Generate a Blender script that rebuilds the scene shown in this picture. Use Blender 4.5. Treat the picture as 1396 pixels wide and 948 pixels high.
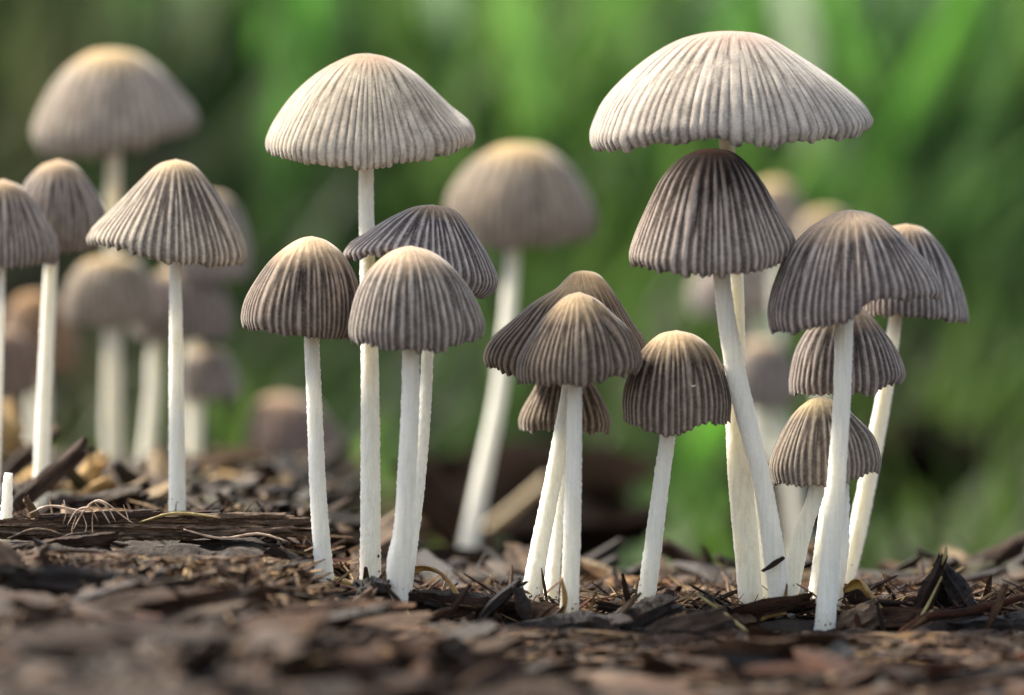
import bpy, math, random
import numpy as np
from mathutils import Vector, Matrix, noise

SC = bpy.context.scene
for _o in list(bpy.data.objects):
    bpy.data.objects.remove(_o, do_unlink=True)
C = SC.collection
SC.unit_settings.scale_length = 0.01          # 1 unit = 1 cm
random.seed(7); rng = np.random.default_rng(7)

# ------------------------------------------------------------------ camera, sky, sun, exposure
CAMZ = 3.76
cam_d = bpy.data.cameras.new('camera'); cam = bpy.data.objects.new('camera', cam_d); C.objects.link(cam)
cam.location = (0, -50, CAMZ); cam.rotation_euler = (math.radians(90), 0, 0)
cam_d.sensor_width = 36.0; cam_d.lens = 36.0 * 50 / 13.96
cam_d.clip_start = 1.0; cam_d.clip_end = 20000
cam_d.dof.use_dof = True; cam_d.dof.focus_distance = 50.7
cam_d.dof.aperture_fstop = cam_d.lens * 1e-3 / 1.15      # iris 1.15 cm wide
SC.camera = cam
w = bpy.data.worlds.new('World'); SC.world = w; w.use_nodes = True
nt = w.node_tree; nt.nodes.clear()
sky = nt.nodes.new('ShaderNodeTexSky'); sky.sky_type = 'NISHITA'; sky.sun_disc = False
SUN = Vector((-0.70, 0.44, 0.88)).normalized()
sky.sun_elevation = math.asin(SUN.z); sky.sun_rotation = math.atan2(SUN.x, SUN.y)
sky.dust_density = 2.0
bg = nt.nodes.new('ShaderNodeBackground'); bg.inputs[1].default_value = 0.12
out = nt.nodes.new('ShaderNodeOutputWorld')
hz = nt.nodes.new('ShaderNodeHueSaturation'); hz.inputs['Saturation'].default_value = 0.5   # milky, hazy sky
nt.links.new(sky.outputs[0], hz.inputs['Color']); nt.links.new(hz.outputs[0], bg.inputs[0]); nt.links.new(bg.outputs[0], out.inputs[0])
sun_d = bpy.data.lights.new('sun', 'SUN'); sun_d.energy = 4.9; sun_d.angle = math.radians(8); sun_d.color = (1.0, 0.91, 0.77)
sun = bpy.data.objects.new('sun', sun_d); C.objects.link(sun); sun.location = SUN * 300
sun.rotation_euler = SUN.to_track_quat('Z', 'Y').to_euler()
SC.view_settings.view_transform = 'Standard'; SC.view_settings.look = 'None'
SC.view_settings.exposure = 1.25; SC.view_settings.gamma = 1.0

# ------------------------------------------------------------------ helpers
def at(px, py, Y):
    s = 0.01 * (50 + Y) / 50
    return Vector(((px - 698) * s, Y, CAMZ + (474 - py) * s))

def sm(v, a, b):
    t = np.clip((v - a) / (b - a), 0, 1); return t * t * (3 - 2 * t)

def top_line(px, y):
    near = np.interp(px, [0, 180, 260, 420, 480, 560, 640, 720, 860, 1000, 1150, 1250, 1396], [822, 832, 806, 858, 884, 850, 864, 918, 922, 906, 900, 918, 898])
    mid = np.interp(px, [0, 400, 470, 560, 900, 1396], [748, 762, 842, 850, 862, 862])
    low = np.interp(px, [0, 200, 300, 420, 520, 600, 680, 760, 1396], [880, 890, 860, 900, 915, 890, 940, 975, 975])
    return mid + (near - mid) * sm(-y, 2.0, 5.0) + (low - near) * sm(-y, 5.0, 9.0)

def terrain_base(x, y):
    m = sm(-x, 1.3, 3.8)
    z = 0.02 + 0.2 * sm(y, 2, 10) + m * 1.02 * sm(y, -5, 0) * (1 - 0.0 * y)
    z = z + np.exp(-((y + 9.5) / 3.6) ** 2) * (-0.05 + 0.42 * m) - 1.2 * sm(-y, 14, 30)
    z = z - 0.25 * sm(-y, 0.5, 5) * (1 - m) - 2.3 * (1 - m) * sm(y, 3.5, 22) - 2.6 * m * sm(y, 22, 44)
    k = 0.01 * (50 + np.minimum(y, 0)) / 50; cut = CAMZ + (474 - top_line(698 + x / np.maximum(k, 1e-3), y)) * k - 0.10
    z = np.where((y < -0.3) & (y > -20), np.minimum(z, cut), z)
    z = z + np.maximum(0, y - 75) * 0.32 * (1 - sm(y, 300, 900) * 0.8)
    return z

def tz(x, y):
    z = float(terrain_base(x, y))
    n = noise.noise(Vector((x * 0.9, y * 0.9, 3.1))) * 0.14 + noise.noise(Vector((x * 2.6, y * 2.6, 8.1))) * 0.07
    if -20 < y < -1: n = min(n, 0.03)
    return z + n

def tag(o, label=None, cat=None, group=None, kind=None):
    if label: o['label'] = label
    if cat: o['category'] = cat
    if group: o['group'] = group
    if kind: o['kind'] = kind
    return o

def link(name, me, mat=None, parent=None):
    o = bpy.data.objects.new(name, me); C.objects.link(o)
    if mat is not None and len(me.materials) == 0: me.materials.append(mat)
    if parent: o.parent = parent
    return o

def empty(name, loc, label, cat, group=None):
    o = bpy.data.objects.new(name, None); C.objects.link(o); o.location = loc; o.empty_display_size = 0.3
    return tag(o, label, cat, group)

def mesh_np(name, V, F, attrs=None, smooth=True, colors=None):
    me = bpy.data.meshes.new(name)
    V = np.asarray(V, np.float32); F = np.asarray(F, np.int32)
    k = F.shape[1]
    me.vertices.add(len(V)); me.vertices.foreach_set('co', V.ravel())
    me.loops.add(F.size); me.loops.foreach_set('vertex_index', F.ravel())
    me.polygons.add(len(F)); me.polygons.foreach_set('loop_start', np.arange(0, F.size, k, dtype=np.int32))
    try: me.polygons.foreach_set('loop_total', np.full(len(F), k, np.int32))
    except Exception: pass
    me.update(calc_edges=True); me.validate()
    me.polygons.foreach_set('use_smooth', np.full(len(me.polygons), smooth))
    for n, a in (attrs or {}).items():
        at_ = me.attributes.new(n, 'FLOAT', 'POINT'); at_.data.foreach_set('value', np.asarray(a, np.float32).ravel())
    if colors is not None:
        ca = me.attributes.new('tint', 'FLOAT_COLOR', 'POINT')
        cc = np.ones((len(V), 4), np.float32); cc[:, :3] = colors; ca.data.foreach_set('color', cc.ravel())
    me.update()
    return me

def grid_faces(nr, nc, closed=True, off=0, flip=False):
    i = np.arange(nr - 1)[:, None]; j = np.arange(nc if closed else nc - 1)[None, :]
    a = i * nc + j; b = i * nc + (j + 1) % nc; c = b + nc; d = a + nc
    F = np.stack([a, b, c, d], -1).reshape(-1, 4)
    if flip: F = F[:, ::-1]
    return F + off

def smooth_poly(pts, n):
    """Catmull-Rom through pts, resampled to n points of even arc length"""
    P = np.array(pts, float)
    if len(P) == 2: P = np.array([P[0], (P[0] + P[1]) / 2, P[1]])
    Q = np.vstack([2 * P[0] - P[1], P, 2 * P[-1] - P[-2]])
    o = []
    for k in range(1, len(Q) - 2):
        t = np.linspace(0, 1, 14, endpoint=False)[:, None]
        p0, p1, p2, p3 = Q[k - 1], Q[k], Q[k + 1], Q[k + 2]
        o.append(0.5 * ((2 * p1) + (-p0 + p2) * t + (2 * p0 - 5 * p1 + 4 * p2 - p3) * t ** 2 + (-p0 + 3 * p1 - 3 * p2 + p3) * t ** 3))
    o.append(P[-1:]); A = np.vstack(o)
    d = np.r_[0, np.cumsum(np.linalg.norm(np.diff(A, axis=0), axis=1))]
    u = np.linspace(0, d[-1], n)
    return np.stack([np.interp(u, d, A[:, c]) for c in range(A.shape[1])], 1)

# ------------------------------------------------------------------ materials
def new_mat(name):
    m = bpy.data.materials.new(name); m.use_nodes = True; t = m.node_tree; t.nodes.clear()
    o = t.nodes.new('ShaderNodeOutputMaterial'); p = t.nodes.new('ShaderNodeBsdfPrincipled')
    t.links.new(p.outputs[0], o.inputs[0])
    return m, t, p, o

def N(t, kind, **kw):
    n = t.nodes.new(kind)
    for k, v in kw.items(): setattr(n, k, v)
    return n

def mix(t, fac, a, b, mode='MIX'):
    n = N(t, 'ShaderNodeMix', data_type='RGBA', blend_type=mode)
    for sock, v in ((0, fac), (6, a), (7, b)):
        if isinstance(v, bpy.types.NodeSocket): t.links.new(v, n.inputs[sock])
        else: n.inputs[sock].default_value = v if sock == 0 else (*v, 1)
    return n.outputs[2]

def ramp(t, src, pts):
    n = N(t, 'ShaderNodeValToRGB'); t.links.new(src, n.inputs[0])
    e = n.color_ramp.elements
    while len(e) < len(pts): e.new(0.5)
    for k, (p, c) in enumerate(pts):
        e[k].position = p; e[k].color = (*c, 1) if len(c) == 3 else c
    return n.outputs[0]

def noise_tex(t, scale, detail=3, rough=0.6, vec=None, stretch=None):
    n = N(t, 'ShaderNodeTexNoise'); n.inputs['Scale'].default_value = scale
    n.inputs['Detail'].default_value = detail; n.inputs['Roughness'].default_value = rough
    tc = N(t, 'ShaderNodeTexCoord'); v = tc.outputs['Object']
    if stretch:
        mp = N(t, 'ShaderNodeMapping'); mp.inputs['Scale'].default_value = stretch
        t.links.new(v, mp.inputs[0]); v = mp.outputs[0]
    t.links.new(v, n.inputs['Vector'])
    return n.outputs['Fac']

def bump(t, p, h, strength, dist):
    b = N(t, 'ShaderNodeBump'); b.inputs['Strength'].default_value = strength; b.inputs['Distance'].default_value = dist
    t.links.new(h, b.inputs['Height']); t.links.new(b.outputs[0], p.inputs['Normal']); return b

def cap_mat(umbo, ridge, groove, rim, us=0.2, sheen=0.95, dusky=None, trans=0.28):
    """ribbed cap skin: pale ridges, dark grooves, tan centre"""
    ridge, groove, rim = [tuple(c * k for c, k in zip(q, (1.03, 0.985, 0.89))) for q in (ridge, groove, rim)]
    m, t, p, o = new_mat('mushroom_cap_skin')
    a_s = N(t, 'ShaderNodeAttribute', attribute_name='along').outputs['Fac']
    a_r = N(t, 'ShaderNodeAttribute', attribute_name='rib').outputs['Fac']
    fine = noise_tex(t, 26, 4, 0.7); broad = noise_tex(t, 2.2, 3, 0.6)
    rj = N(t, 'ShaderNodeMath', operation='MULTIPLY_ADD'); t.links.new(fine, rj.inputs[0]); rj.inputs[1].default_value = 0.5
    t.links.new(a_r, rj.inputs[2])
    rv = ramp(t, rj.outputs[0], [(0.30, (0, 0, 0)), (0.98, (1, 1, 1))])
    body = mix(t, rv, groove, ridge)
    mid = [((a + b) / 2) for a, b in zip(ridge, groove)]
    rimf = ramp(t, a_s, [(0.62, (0, 0, 0)), (1.0, (0.6, 0.6, 0.6))])
    rimc = mix(t, rv, [0.45 * g + 0.25 * r for g, r in zip(groove, rim)], rim)
    body = mix(t, rimf, body, rimc)
    sj = N(t, 'ShaderNodeMath', operation='MULTIPLY_ADD'); t.links.new(broad, sj.inputs[0]); sj.inputs[1].default_value = 0.08
    t.links.new(a_s, sj.inputs[2])
    uf = ramp(t, sj.outputs[0], [(us + 0.10, (1, 1, 1)), (us + 0.19, (0.45, 0.45, 0.45)), (us + 0.33, (0, 0, 0))])
    col = mix(t, uf, body, umbo)
    if dusky:
        df = ramp(t, sj.outputs[0], [(us + 0.0, (0.3, 0.3, 0.3)), (us + 0.14, (0.9, 0.9, 0.9)), (us + 0.26, (0.75, 0.75, 0.75)), (us + 0.55, (0, 0, 0))])
        col = mix(t, df, col, dusky)  # dark band paints shade from the cap above over the crown
    a_t = N(t, 'ShaderNodeAttribute', attribute_name='turn').outputs['Fac']
    cv = N(t, 'ShaderNodeCombineXYZ'); t.links.new(a_t, cv.inputs[0]); t.links.new(a_s, cv.inputs[1])
    vm = N(t, 'ShaderNodeMapping'); vm.inputs['Scale'].default_value = (1.0, 7.0, 1.0); t.links.new(cv.outputs[0], vm.inputs[0])
    sn = N(t, 'ShaderNodeTexNoise'); sn.inputs['Scale'].default_value = 1.3; sn.inputs['Detail'].default_value = 3; t.links.new(vm.outputs[0], sn.inputs['Vector'])
    col = mix(t, 1.0, col, ramp(t, sn.outputs['Fac'], [(0.28, (0.68, 0.66, 0.66)), (0.5, (1, 1, 1)), (0.72, (1.28, 1.27, 1.25))]), 'MULTIPLY')
    ink = ramp(t, a_s, [(0.965, (0, 0, 0)), (0.992, (1, 1, 1))]); inn = ramp(t, sn.outputs['Fac'], [(0.50, (0, 0, 0)), (0.60, (0.75, 0.75, 0.75))])
    ik = N(t, 'ShaderNodeMath', operation='MULTIPLY'); t.links.new(ink, ik.inputs[0]); t.links.new(inn, ik.inputs[1])
    col = mix(t, ik.outputs[0], col, (0.05, 0.035, 0.03))
    oi = N(t, 'ShaderNodeObjectInfo')
    col = mix(t, 1.0, col, ramp(t, oi.outputs['Random'], [(0, (0.86, 0.84, 0.80)), (0.5, (1, 1, 1)), (1, (1.12, 1.12, 1.15))]), 'MULTIPLY')
    spk = ramp(t, fine, [(0.3, (0.86, 0.86, 0.86)), (0.7, (1.12, 1.12, 1.12))])
    col = mix(t, 1.0, col, spk, 'MULTIPLY')
    bv = ramp(t, broad, [(0.3, (0.92, 0.91, 0.90)), (0.7, (1.07, 1.07, 1.07))])
    col = mix(t, 1.0, col, bv, 'MULTIPLY')
    t.links.new(col, p.inputs['Base Color']); p.inputs['Roughness'].default_value = 0.8
    p.inputs['Specular IOR Level'].default_value = 0.04 if dusky else 0.2
    p.inputs['Sheen Weight'].default_value = sheen; p.inputs['Sheen Roughness'].default_value = 0.3
    bump(t, p, noise_tex(t, 42, 3, 0.7), 0.5, 0.02)
    tr = N(t, 'ShaderNodeBsdfTranslucent'); t.links.new(col, tr.inputs[0])
    mx = N(t, 'ShaderNodeMixShader'); mx.inputs[0].default_value = trans
    t.links.new(p.outputs[0], mx.inputs[1]); t.links.new(tr.outputs[0], mx.inputs[2]); t.links.new(mx.outputs[0], o.inputs[0])
    return m

def stem_mat(col=(0.86, 0.85, 0.78), low=(0.88, 0.86, 0.76)):
    m, t, p, o = new_mat('mushroom_stem_flesh')
    f = noise_tex(t, 5, 3, 0.5, stretch=(3, 3, 0.5)); g = noise_tex(t, 40, 3, 0.7)
    c = mix(t, ramp(t, f, [(0.35, (0, 0, 0)), (0.65, (1, 1, 1))]), [v * 0.92 for v in col], low)
    c = mix(t, 1.0, c, ramp(t, g, [(0.3, (0.93, 0.93, 0.92)), (0.7, (1.03, 1.03, 1.03))]), 'MULTIPLY')
    tc = N(t, 'ShaderNodeTexCoord'); sx = N(t, 'ShaderNodeSeparateXYZ'); t.links.new(tc.outputs['Object'], sx.inputs[0])
    zn = N(t, 'ShaderNodeMath', operation='MULTIPLY_ADD'); t.links.new(noise_tex(t, 4, 4, 0.7), zn.inputs[0]); zn.inputs[1].default_value = 1.3; t.links.new(sx.outputs[2], zn.inputs[2])
    c = mix(t, ramp(t, zn.outputs[0], [(0.45, (0.6, 0.6, 0.6)), (0.95, (0, 0, 0))]), c, (0.50, 0.38, 0.24))      # earth stain round the foot
    lf = noise_tex(t, 3, 5, 0.7, stretch=(11, 11, 0.4))
    c = mix(t, 1.0, c, ramp(t, lf, [(0.32, (0.86, 0.85, 0.80)), (0.55, (1, 1, 1))]), 'MULTIPLY')
    t.links.new(c, p.inputs['Base Color']); p.inputs['Roughness'].default_value = 0.7
    p.inputs['Subsurface Weight'].default_value = 0.75; p.inputs['Subsurface Radius'].default_value = (1.0, 0.9, 0.7)
    p.inputs['Subsurface Scale'].default_value = 0.4
    p.inputs['Sheen Weight'].default_value = 0.35; p.inputs['Specular IOR Level'].default_value = 0.3
    c2 = noise_tex(t, 4, 4, 0.6, stretch=(9, 9, 0.35)); bump(t, p, c2, 0.12, 0.02)
    return m

def gill_mat(col):
    m, t, p, o = new_mat('mushroom_gills'); p.inputs['Roughness'].default_value = 0.9
    a_r = N(t, 'ShaderNodeAttribute', attribute_name='rib').outputs['Fac']
    c = mix(t, a_r, [v * 0.4 for v in col], col); t.links.new(c, p.inputs['Base Color'])
    tr = N(t, 'ShaderNodeBsdfTranslucent'); t.links.new(c, tr.inputs[0])
    mx = N(t, 'ShaderNodeMixShader'); mx.inputs[0].default_value = 0.3
    t.links.new(p.outputs[0], mx.inputs[1]); t.links.new(tr.outputs[0], mx.inputs[2]); t.links.new(mx.outputs[0], o.inputs[0])
    return m

def wood_mat(name, dark, light, spec=0.25, rough=0.75, fl=9.0):
    m, t, p, o = new_mat(name)
    g = noise_tex(t, fl, 5, 0.65, stretch=(0.16, 1.2, 1.2)); b = noise_tex(t, 1.6, 4, 0.6); f = noise_tex(t, 30, 3, 0.7, stretch=(0.35, 1, 1))
    c = mix(t, ramp(t, g, [(0.36, (0, 0, 0)), (0.64, (1, 1, 1))]), dark, light)
    c = mix(t, 1.0, c, ramp(t, b, [(0.3, (0.40, 0.37, 0.36)), (0.7, (1.05, 1.03, 1.0))]), 'MULTIPLY')
    oi = N(t, 'ShaderNodeObjectInfo')
    c = mix(t, 1.0, c, (0.70, 0.575, 0.43), 'MULTIPLY')
    c = mix(t, 1.0, c, ramp(t, oi.outputs['Random'], [(0, (0.62, 0.6, 0.62)), (0.5, (1, 0.97, 0.93)), (1, (1.5, 1.45, 1.4))]), 'MULTIPLY')
    t.links.new(c, p.inputs['Base Color']); p.inputs['Roughness'].default_value = rough
    p.inputs['Specular IOR Level'].default_value = spec
    ad = N(t, 'ShaderNodeMath', operation='ADD'); t.links.new(g, ad.inputs[0]); t.links.new(f, ad.inputs[1])
    bump(t, p, ad.outputs[0], 0.9, 0.06)
    return m

WM = {
 'black':  wood_mat('charred_bark', (0.010, 0.008, 0.008), (0.055, 0.042, 0.038), 0.4, 0.5),
 'dark brown': wood_mat('dark_bark', (0.014, 0.009, 0.007), (0.085, 0.055, 0.042)),
 'brown':  wood_mat('brown_wood', (0.038, 0.023, 0.016), (0.165, 0.105, 0.075)),
 'reddish': wood_mat('reddish_wood', (0.05, 0.02, 0.012), (0.20, 0.085, 0.042)),
 'grey':   wood_mat('weathered_wood', (0.08, 0.066, 0.062), (0.30, 0.265, 0.255)),
 'near_black':    wood_mat('near_black_lump', (0.006, 0.004, 0.003), (0.030, 0.020, 0.014), 0.05, 0.95),  # near-black body for the dark lumps and gap in the background
 'tan':    wood_mat('pale_wood', (0.13, 0.085, 0.05), (0.38, 0.28, 0.165)),
}
def straw_mat(name, a, b):
    m, t, p, o = new_mat(name); g = noise_tex(t, 3, 4, 0.6)
    c = mix(t, ramp(t, g, [(0.35, (0, 0, 0)), (0.65, (1, 1, 1))]), a, b)
    t.links.new(c, p.inputs['Base Color']); p.inputs['Roughness'].default_value = 0.5
    tr = N(t, 'ShaderNodeBsdfTranslucent'); t.links.new(c, tr.inputs[0])
    mx = N(t, 'ShaderNodeMixShader'); mx.inputs[0].default_value = 0.25
    t.links.new(p.outputs[0], mx.inputs[1]); t.links.new(tr.outputs[0], mx.inputs[2]); t.links.new(mx.outputs[0], o.inputs[0])
    return m
STRAW = straw_mat('dry_straw', (0.30, 0.22, 0.07), (0.62, 0.52, 0.24))
OCHRE = straw_mat('dry_leaf', (0.22, 0.10, 0.03), (0.60, 0.40, 0.12))
ROOT = straw_mat('pale_rootlet', (0.40, 0.28, 0.20), (0.72, 0.58, 0.44))

def tint_mat(name, trans=0.0, rough=0.7, spec=0.3, grain=True, warm=None):
    m, t, p, o = new_mat(name)
    c = N(t, 'ShaderNodeAttribute', attribute_name='tint').outputs['Color']
    if warm: c = mix(t, 1.0, c, warm, 'MULTIPLY')
    if grain:
        c = mix(t, 1.0, c, ramp(t, noise_tex(t, 3.5, 4, 0.7), [(0.3, (0.6, 0.6, 0.6)), (0.7, (1.35, 1.35, 1.35))]), 'MULTIPLY')
        bump(t, p, noise_tex(t, 9, 4, 0.7), 0.6, 0.05)
    t.links.new(c, p.inputs['Base Color']); p.inputs['Roughness'].default_value = rough
    p.inputs['Specular IOR Level'].default_value = spec
    if trans:
        tr = N(t, 'ShaderNodeBsdfTranslucent'); t.links.new(c, tr.inputs[0])
        mx = N(t, 'ShaderNodeMixShader'); mx.inputs[0].default_value = trans
        t.links.new(p.outputs[0], mx.inputs[1]); t.links.new(tr.outputs[0], mx.inputs[2]); t.links.new(mx.outputs[0], o.inputs[0])
    return m
TINT_WOOD = tint_mat('mulch_bits', warm=(0.92, 0.80, 0.64)); TINT_GRASS = tint_mat('grass_blades', 0.6, 0.55, 0.3, False)

# ------------------------------------------------------------------ ground
def build_ground():
    xs = np.unique(np.round(np.r_[-3000, -900, -300, -120, -60, -30, np.arange(-18, -8, 0.5), np.arange(-8, 8.01, 0.13), np.arange(8.5, 18, 0.5), 30, 60, 120, 300, 900, 3000], 3))
    ys = np.unique(np.round(np.r_[-600, -200, -80, -60, -40, -25, np.arange(-18, -14, 0.4), np.arange(-14, 6, 0.13), np.arange(6, 40, 0.5), np.arange(40, 120, 4), 150, 200, 300, 500, 900, 1800, 4000], 3))
    V = np.zeros((len(ys), len(xs), 3), np.float32)
    for i, y in enumerate(ys):
        for j, x in enumerate(xs):
            z = tz(x, y)
            if abs(x) < 9 and -15 < y < 8:
                z += noise.noise(Vector((x * 6, y * 6, 1.7))) * 0.06
            V[i, j] = (x, y, z)
    me = mesh_np('ground', V.reshape(-1, 3), grid_faces(len(ys), len(xs), False))
    m, t, p, o = new_mat('soil')
    a = noise_tex(t, 5, 5, 0.7); b = noise_tex(t, 0.8, 4, 0.6)
    c = mix(t, ramp(t, a, [(0.35, (0, 0, 0)), (0.7, (1, 1, 1))]), (0.010, 0.007, 0.005), (0.06, 0.04, 0.03))
    c = mix(t, ramp(t, b, [(0.4, (0, 0, 0)), (0.7, (0.5, 0.5, 0.5))]), c, (0.05, 0.042, 0.03))
    t.links.new(c, p.inputs['Base Color']); p.inputs['Roughness'].default_value = 0.9
    bump(t, p, a, 0.8, 0.08)
    tag(link('ground', me, m), kind='structure')
build_ground()

# ------------------------------------------------------------------ mushrooms
def cap_mesh(Y, L, R, F, n_rib, depth=0.86, rows=46, per=8, amp=0.17, folds=(), seed=0, lift=0.12, pale=False):
    r_ = np.random.default_rng(seed)
    Lp = smooth_poly(L, rows); Rp = smooth_poly(R, rows)
    s_ = 0.01 * (50 + Y) / 50
    ax = (L[0][0] - 698) * s_
    rl = np.maximum(0, (ax - (Lp[:, 0] - 698) * s_)); zl = CAMZ + (474 - Lp[:, 1]) * s_
    rr = np.maximum(0, ((Rp[:, 0] - 698) * s_ - ax)); zr = CAMZ + (474 - Rp[:, 1]) * s_
    nc = n_rib * per
    th = np.linspace(0, 2 * np.pi, nc, endpoint=False)[None, :]
    s = np.linspace(0, 1, rows)[:, None]
    w = (1 + np.cos(th)) / 2
    rad = rl[:, None] * (1 - w) + rr[:, None] * w
    z = zl[:, None] * (1 - w) + zr[:, None] * w
    # rim line of the front half
    fx = np.array([q[0] for q in F], float); fy = np.array([q[1] for q in F], float)
    thf = np.arctan2(np.abs(np.sin(th)), np.cos(th))
    x_rim = ax + rad[-1] * np.cos(thf)[0]; y_rim = Y - depth * rad[-1] * np.sin(thf)[0]
    k = 0.01 * (50 + y_rim) / 50
    pxr = 698 + x_rim / k
    zt = CAMZ + (474 - np.interp(pxr, fx, fy)) * k
    b = np.clip(np.abs(np.sin(th[0])) * 3, 0, 1)
    dz = (zt - z[-1]) * b
    back = (np.sin(th[0]) < 0)
    hi = np.maximum(0, z[-1] - CAMZ) * 2 * rad[-1] * depth / 50
    lo = np.maximum(0, CAMZ - z[-1]) * 0
    dz = dz + np.where(back, (lift + hi) * b, 0)
    z = z + dz[None, :] * s ** 1.7
    # ribs
    wob = 0
    for q in range(4):
        f = r_.integers(4, 16); wob = wob + r_.uniform(0.15, 0.35) * np.sin(f * th + r_.uniform(0, 6.3)) * 0.42 / f
    lat = 0
    for q in range(4):
        f = r_.integers(6, 24); lat = lat + r_.uniform(-1, 1) * np.sin(f * th + s * r_.uniform(2, 11) + r_.uniform(0, 6.3)) * 0.03 / n_rib * 3
    psi = th + wob + lat * s
    full = 0.5 + 0.5 * np.cos(n_rib * psi)
    half = 0.5 + 0.5 * np.cos(n_rib * psi / 2)
    idx = np.round(n_rib * psi / (2 * np.pi)).astype(int) % n_rib
    ramp_amp = r_.uniform(0.55, 1.15, n_rib)[idx]
    st = r_.uniform(0.24, 0.62, n_rib)[idx]
    bi = np.clip((s - st) / 0.2, 0, 1)
    h = (half ** 1.0) * (1 - bi) + full ** 0.9 * bi
    fade = sm(s, 0.13, 0.27)
    hc = np.clip(h ** (0.5 if pale else 1.9) + 0.24 * (0.5 + 0.5 * np.cos(2 * n_rib * psi + 0.6)) * sm(s, 0.4, 0.6), 0, 1.1); h = h ** (0.45 if pale else 1.15)
    spacing = 2 * np.pi * np.maximum(rad, 1e-3) / n_rib
    disp = amp * spacing * (h - 0.5) * ramp_amp * fade * (1 - 0.45 * sm(s, 0.8, 1.0))
    # gentle large dents
    dent = 0
    for q in range(5):
        f = r_.integers(2, 7); dent = dent + r_.uniform(-1, 1) * np.sin(f * th + s * r_.uniform(-2, 2) + r_.uniform(0, 6.3))
    fold = 0
    for (t0, wd, dp, s0) in folds:
        dth = (th - t0 + np.pi) % (2 * np.pi) - np.pi
        fold = fold - dp * np.exp(-((dth - (s - 0.6) * 0.35) / wd) ** 2) * sm(s, s0, s0 + 0.3)
    rad2 = rad + disp + 0.012 * dent * s * rad.max() + fold * rad.max()
    z = z + disp * 0.35 * (1 - s)
    # scalloped, slightly ragged lip
    rag = r_.uniform(-1, 1, n_rib)[idx]
    lipw = np.clip((s - 0.93) / 0.07, 0, 1)
    z = z - lipw * spacing * (0.26 * (h - 0.5) + 0.30 * rag)
    X = ax + rad2 * np.cos(th); Yy = Y - depth * rad2 * np.sin(th)
    P = np.stack([X, Yy, z + 0 * th], -1)
    # roll the lip inwards
    cen = np.array([ax, Y]); last = P[-1].copy(); extra = []
    for e, (inn, up) in enumerate(((0.010, 0.0), (0.03, 0.03))):
        q = last.copy(); v = cen[None, :] - q[:, :2]; v /= np.linalg.norm(v, axis=1)[:, None] + 1e-6
        q[:, :2] += v * inn; q[:, 2] += up; extra.append(q)
    P = np.vstack([P, np.array(extra)])
    S = np.vstack([np.broadcast_to(s, (rows, nc)), np.ones((2, nc))])
    H = np.vstack([hc * np.clip(ramp_amp, 0.5, 1) * fade + (1 - fade) * 0.6, hc[-1:], hc[-1:]])
    nr = rows + 2
    me = mesh_np('cap', P.reshape(-1, 3), grid_faces(nr, nc, flip=False), {'along': S, 'rib': H, 'turn': np.vstack([psi * np.ones((rows, 1)), psi[-1:], psi[-1:]]) * n_rib / 6.2832})
    # underside
    sub = slice(None, None, max(1, per // 4)); g0 = P[rows // 5:rows:3, sub].copy()
    g0 = g0[::-1]; ng, mc = g0.shape[:2]
    v = np.array([ax, Y])[None, None, :] - g0[..., :2]; ln = np.linalg.norm(v, axis=2, keepdims=True)
    inset = 0.05 + 0.03 * np.cos(np.arange(mc) * np.pi)[None, :, None]
    g0[..., :2] += v / (ln + 1e-6) * np.minimum(inset, ln * 0.8); g0[..., 2] -= 0.01
    g0[0, :, 2] += 0.035
    rb = (0.5 + 0.5 * np.cos(np.arange(mc) * np.pi))[None, :].repeat(ng, 0)
    gm = mesh_np('gills', g0.reshape(-1, 3), grid_faces(ng, mc), {'rib': rb})
    return me, gm, (ax, Y, float(z[0].mean()))

def tube_mesh(pts, radii, sides=18, step=0.03, jitter=0.0, seed=0, flat=1.0, ridges=0.0):
    r_ = np.random.default_rng(seed)
    P4 = np.hstack([np.array([tuple(p) for p in pts]), np.array(radii)[:, None]])
    ln = np.linalg.norm(np.diff(P4[:, :3], axis=0), axis=1).sum()
    n = max(6, int(ln / step)); Q = smooth_poly(P4, n)
    T = np.gradient(Q[:, :3], axis=0); T /= np.linalg.norm(T, axis=1)[:, None]
    ref = np.array([0, 1.0, 0]) if abs(T[0] @ np.array([0, 1.0, 0])) < 0.8 else np.array([0, 0, 1.0])
    A = np.cross(T, ref); A /= np.linalg.norm(A, axis=1)[:, None]; B = np.cross(T, A)
    th = np.linspace(0, 2 * np.pi, sides, endpoint=False)
    rad = Q[:, 3:4] * np.ones((1, sides))
    rad = rad * (1 + ridges * np.cos(th * 4 + 1)[None, :] * r_.uniform(0.5, 1, (1, sides)))
    lowf = np.interp(np.linspace(0, n / 9, n), np.arange(int(n / 9) + 2), r_.uniform(-1, 1, int(n / 9) + 2))
    rad = rad * (1 + 0.008 * lowf[:, None] * (jitter > 0))
    rad = rad + r_.uniform(0, 1, rad.shape) ** 3 * jitter * 1.5
    V = Q[:, None, :3] + rad[..., None] * (np.cos(th)[None, :, None] * A[:, None, :] + flat * np.sin(th)[None, :, None] * B[:, None, :])
    F = grid_faces(n, sides)
    V = V.reshape(-1, 3)
    k = len(V); V = np.vstack([V, Q[0:1, :3], Q[-1:, :3]])
    j = np.arange(sides)
    cap0 = np.stack([np.full(sides, k), (j + 1) % sides, j, np.full(sides, k)], -1)[:, :3]
    base = (n - 1) * sides
    cap1 = np.stack([np.full(sides, k + 1), base + j, base + (j + 1) % sides], -1)
    tri = np.vstack([cap0, cap1])
    me = bpy.data.meshes.new('tube')
    me.from_pydata(V.tolist(), [], F.tolist() + tri.tolist()); me.update()
    me.polygons.foreach_set('use_smooth', np.ones(len(me.polygons), bool))
    return me

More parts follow.
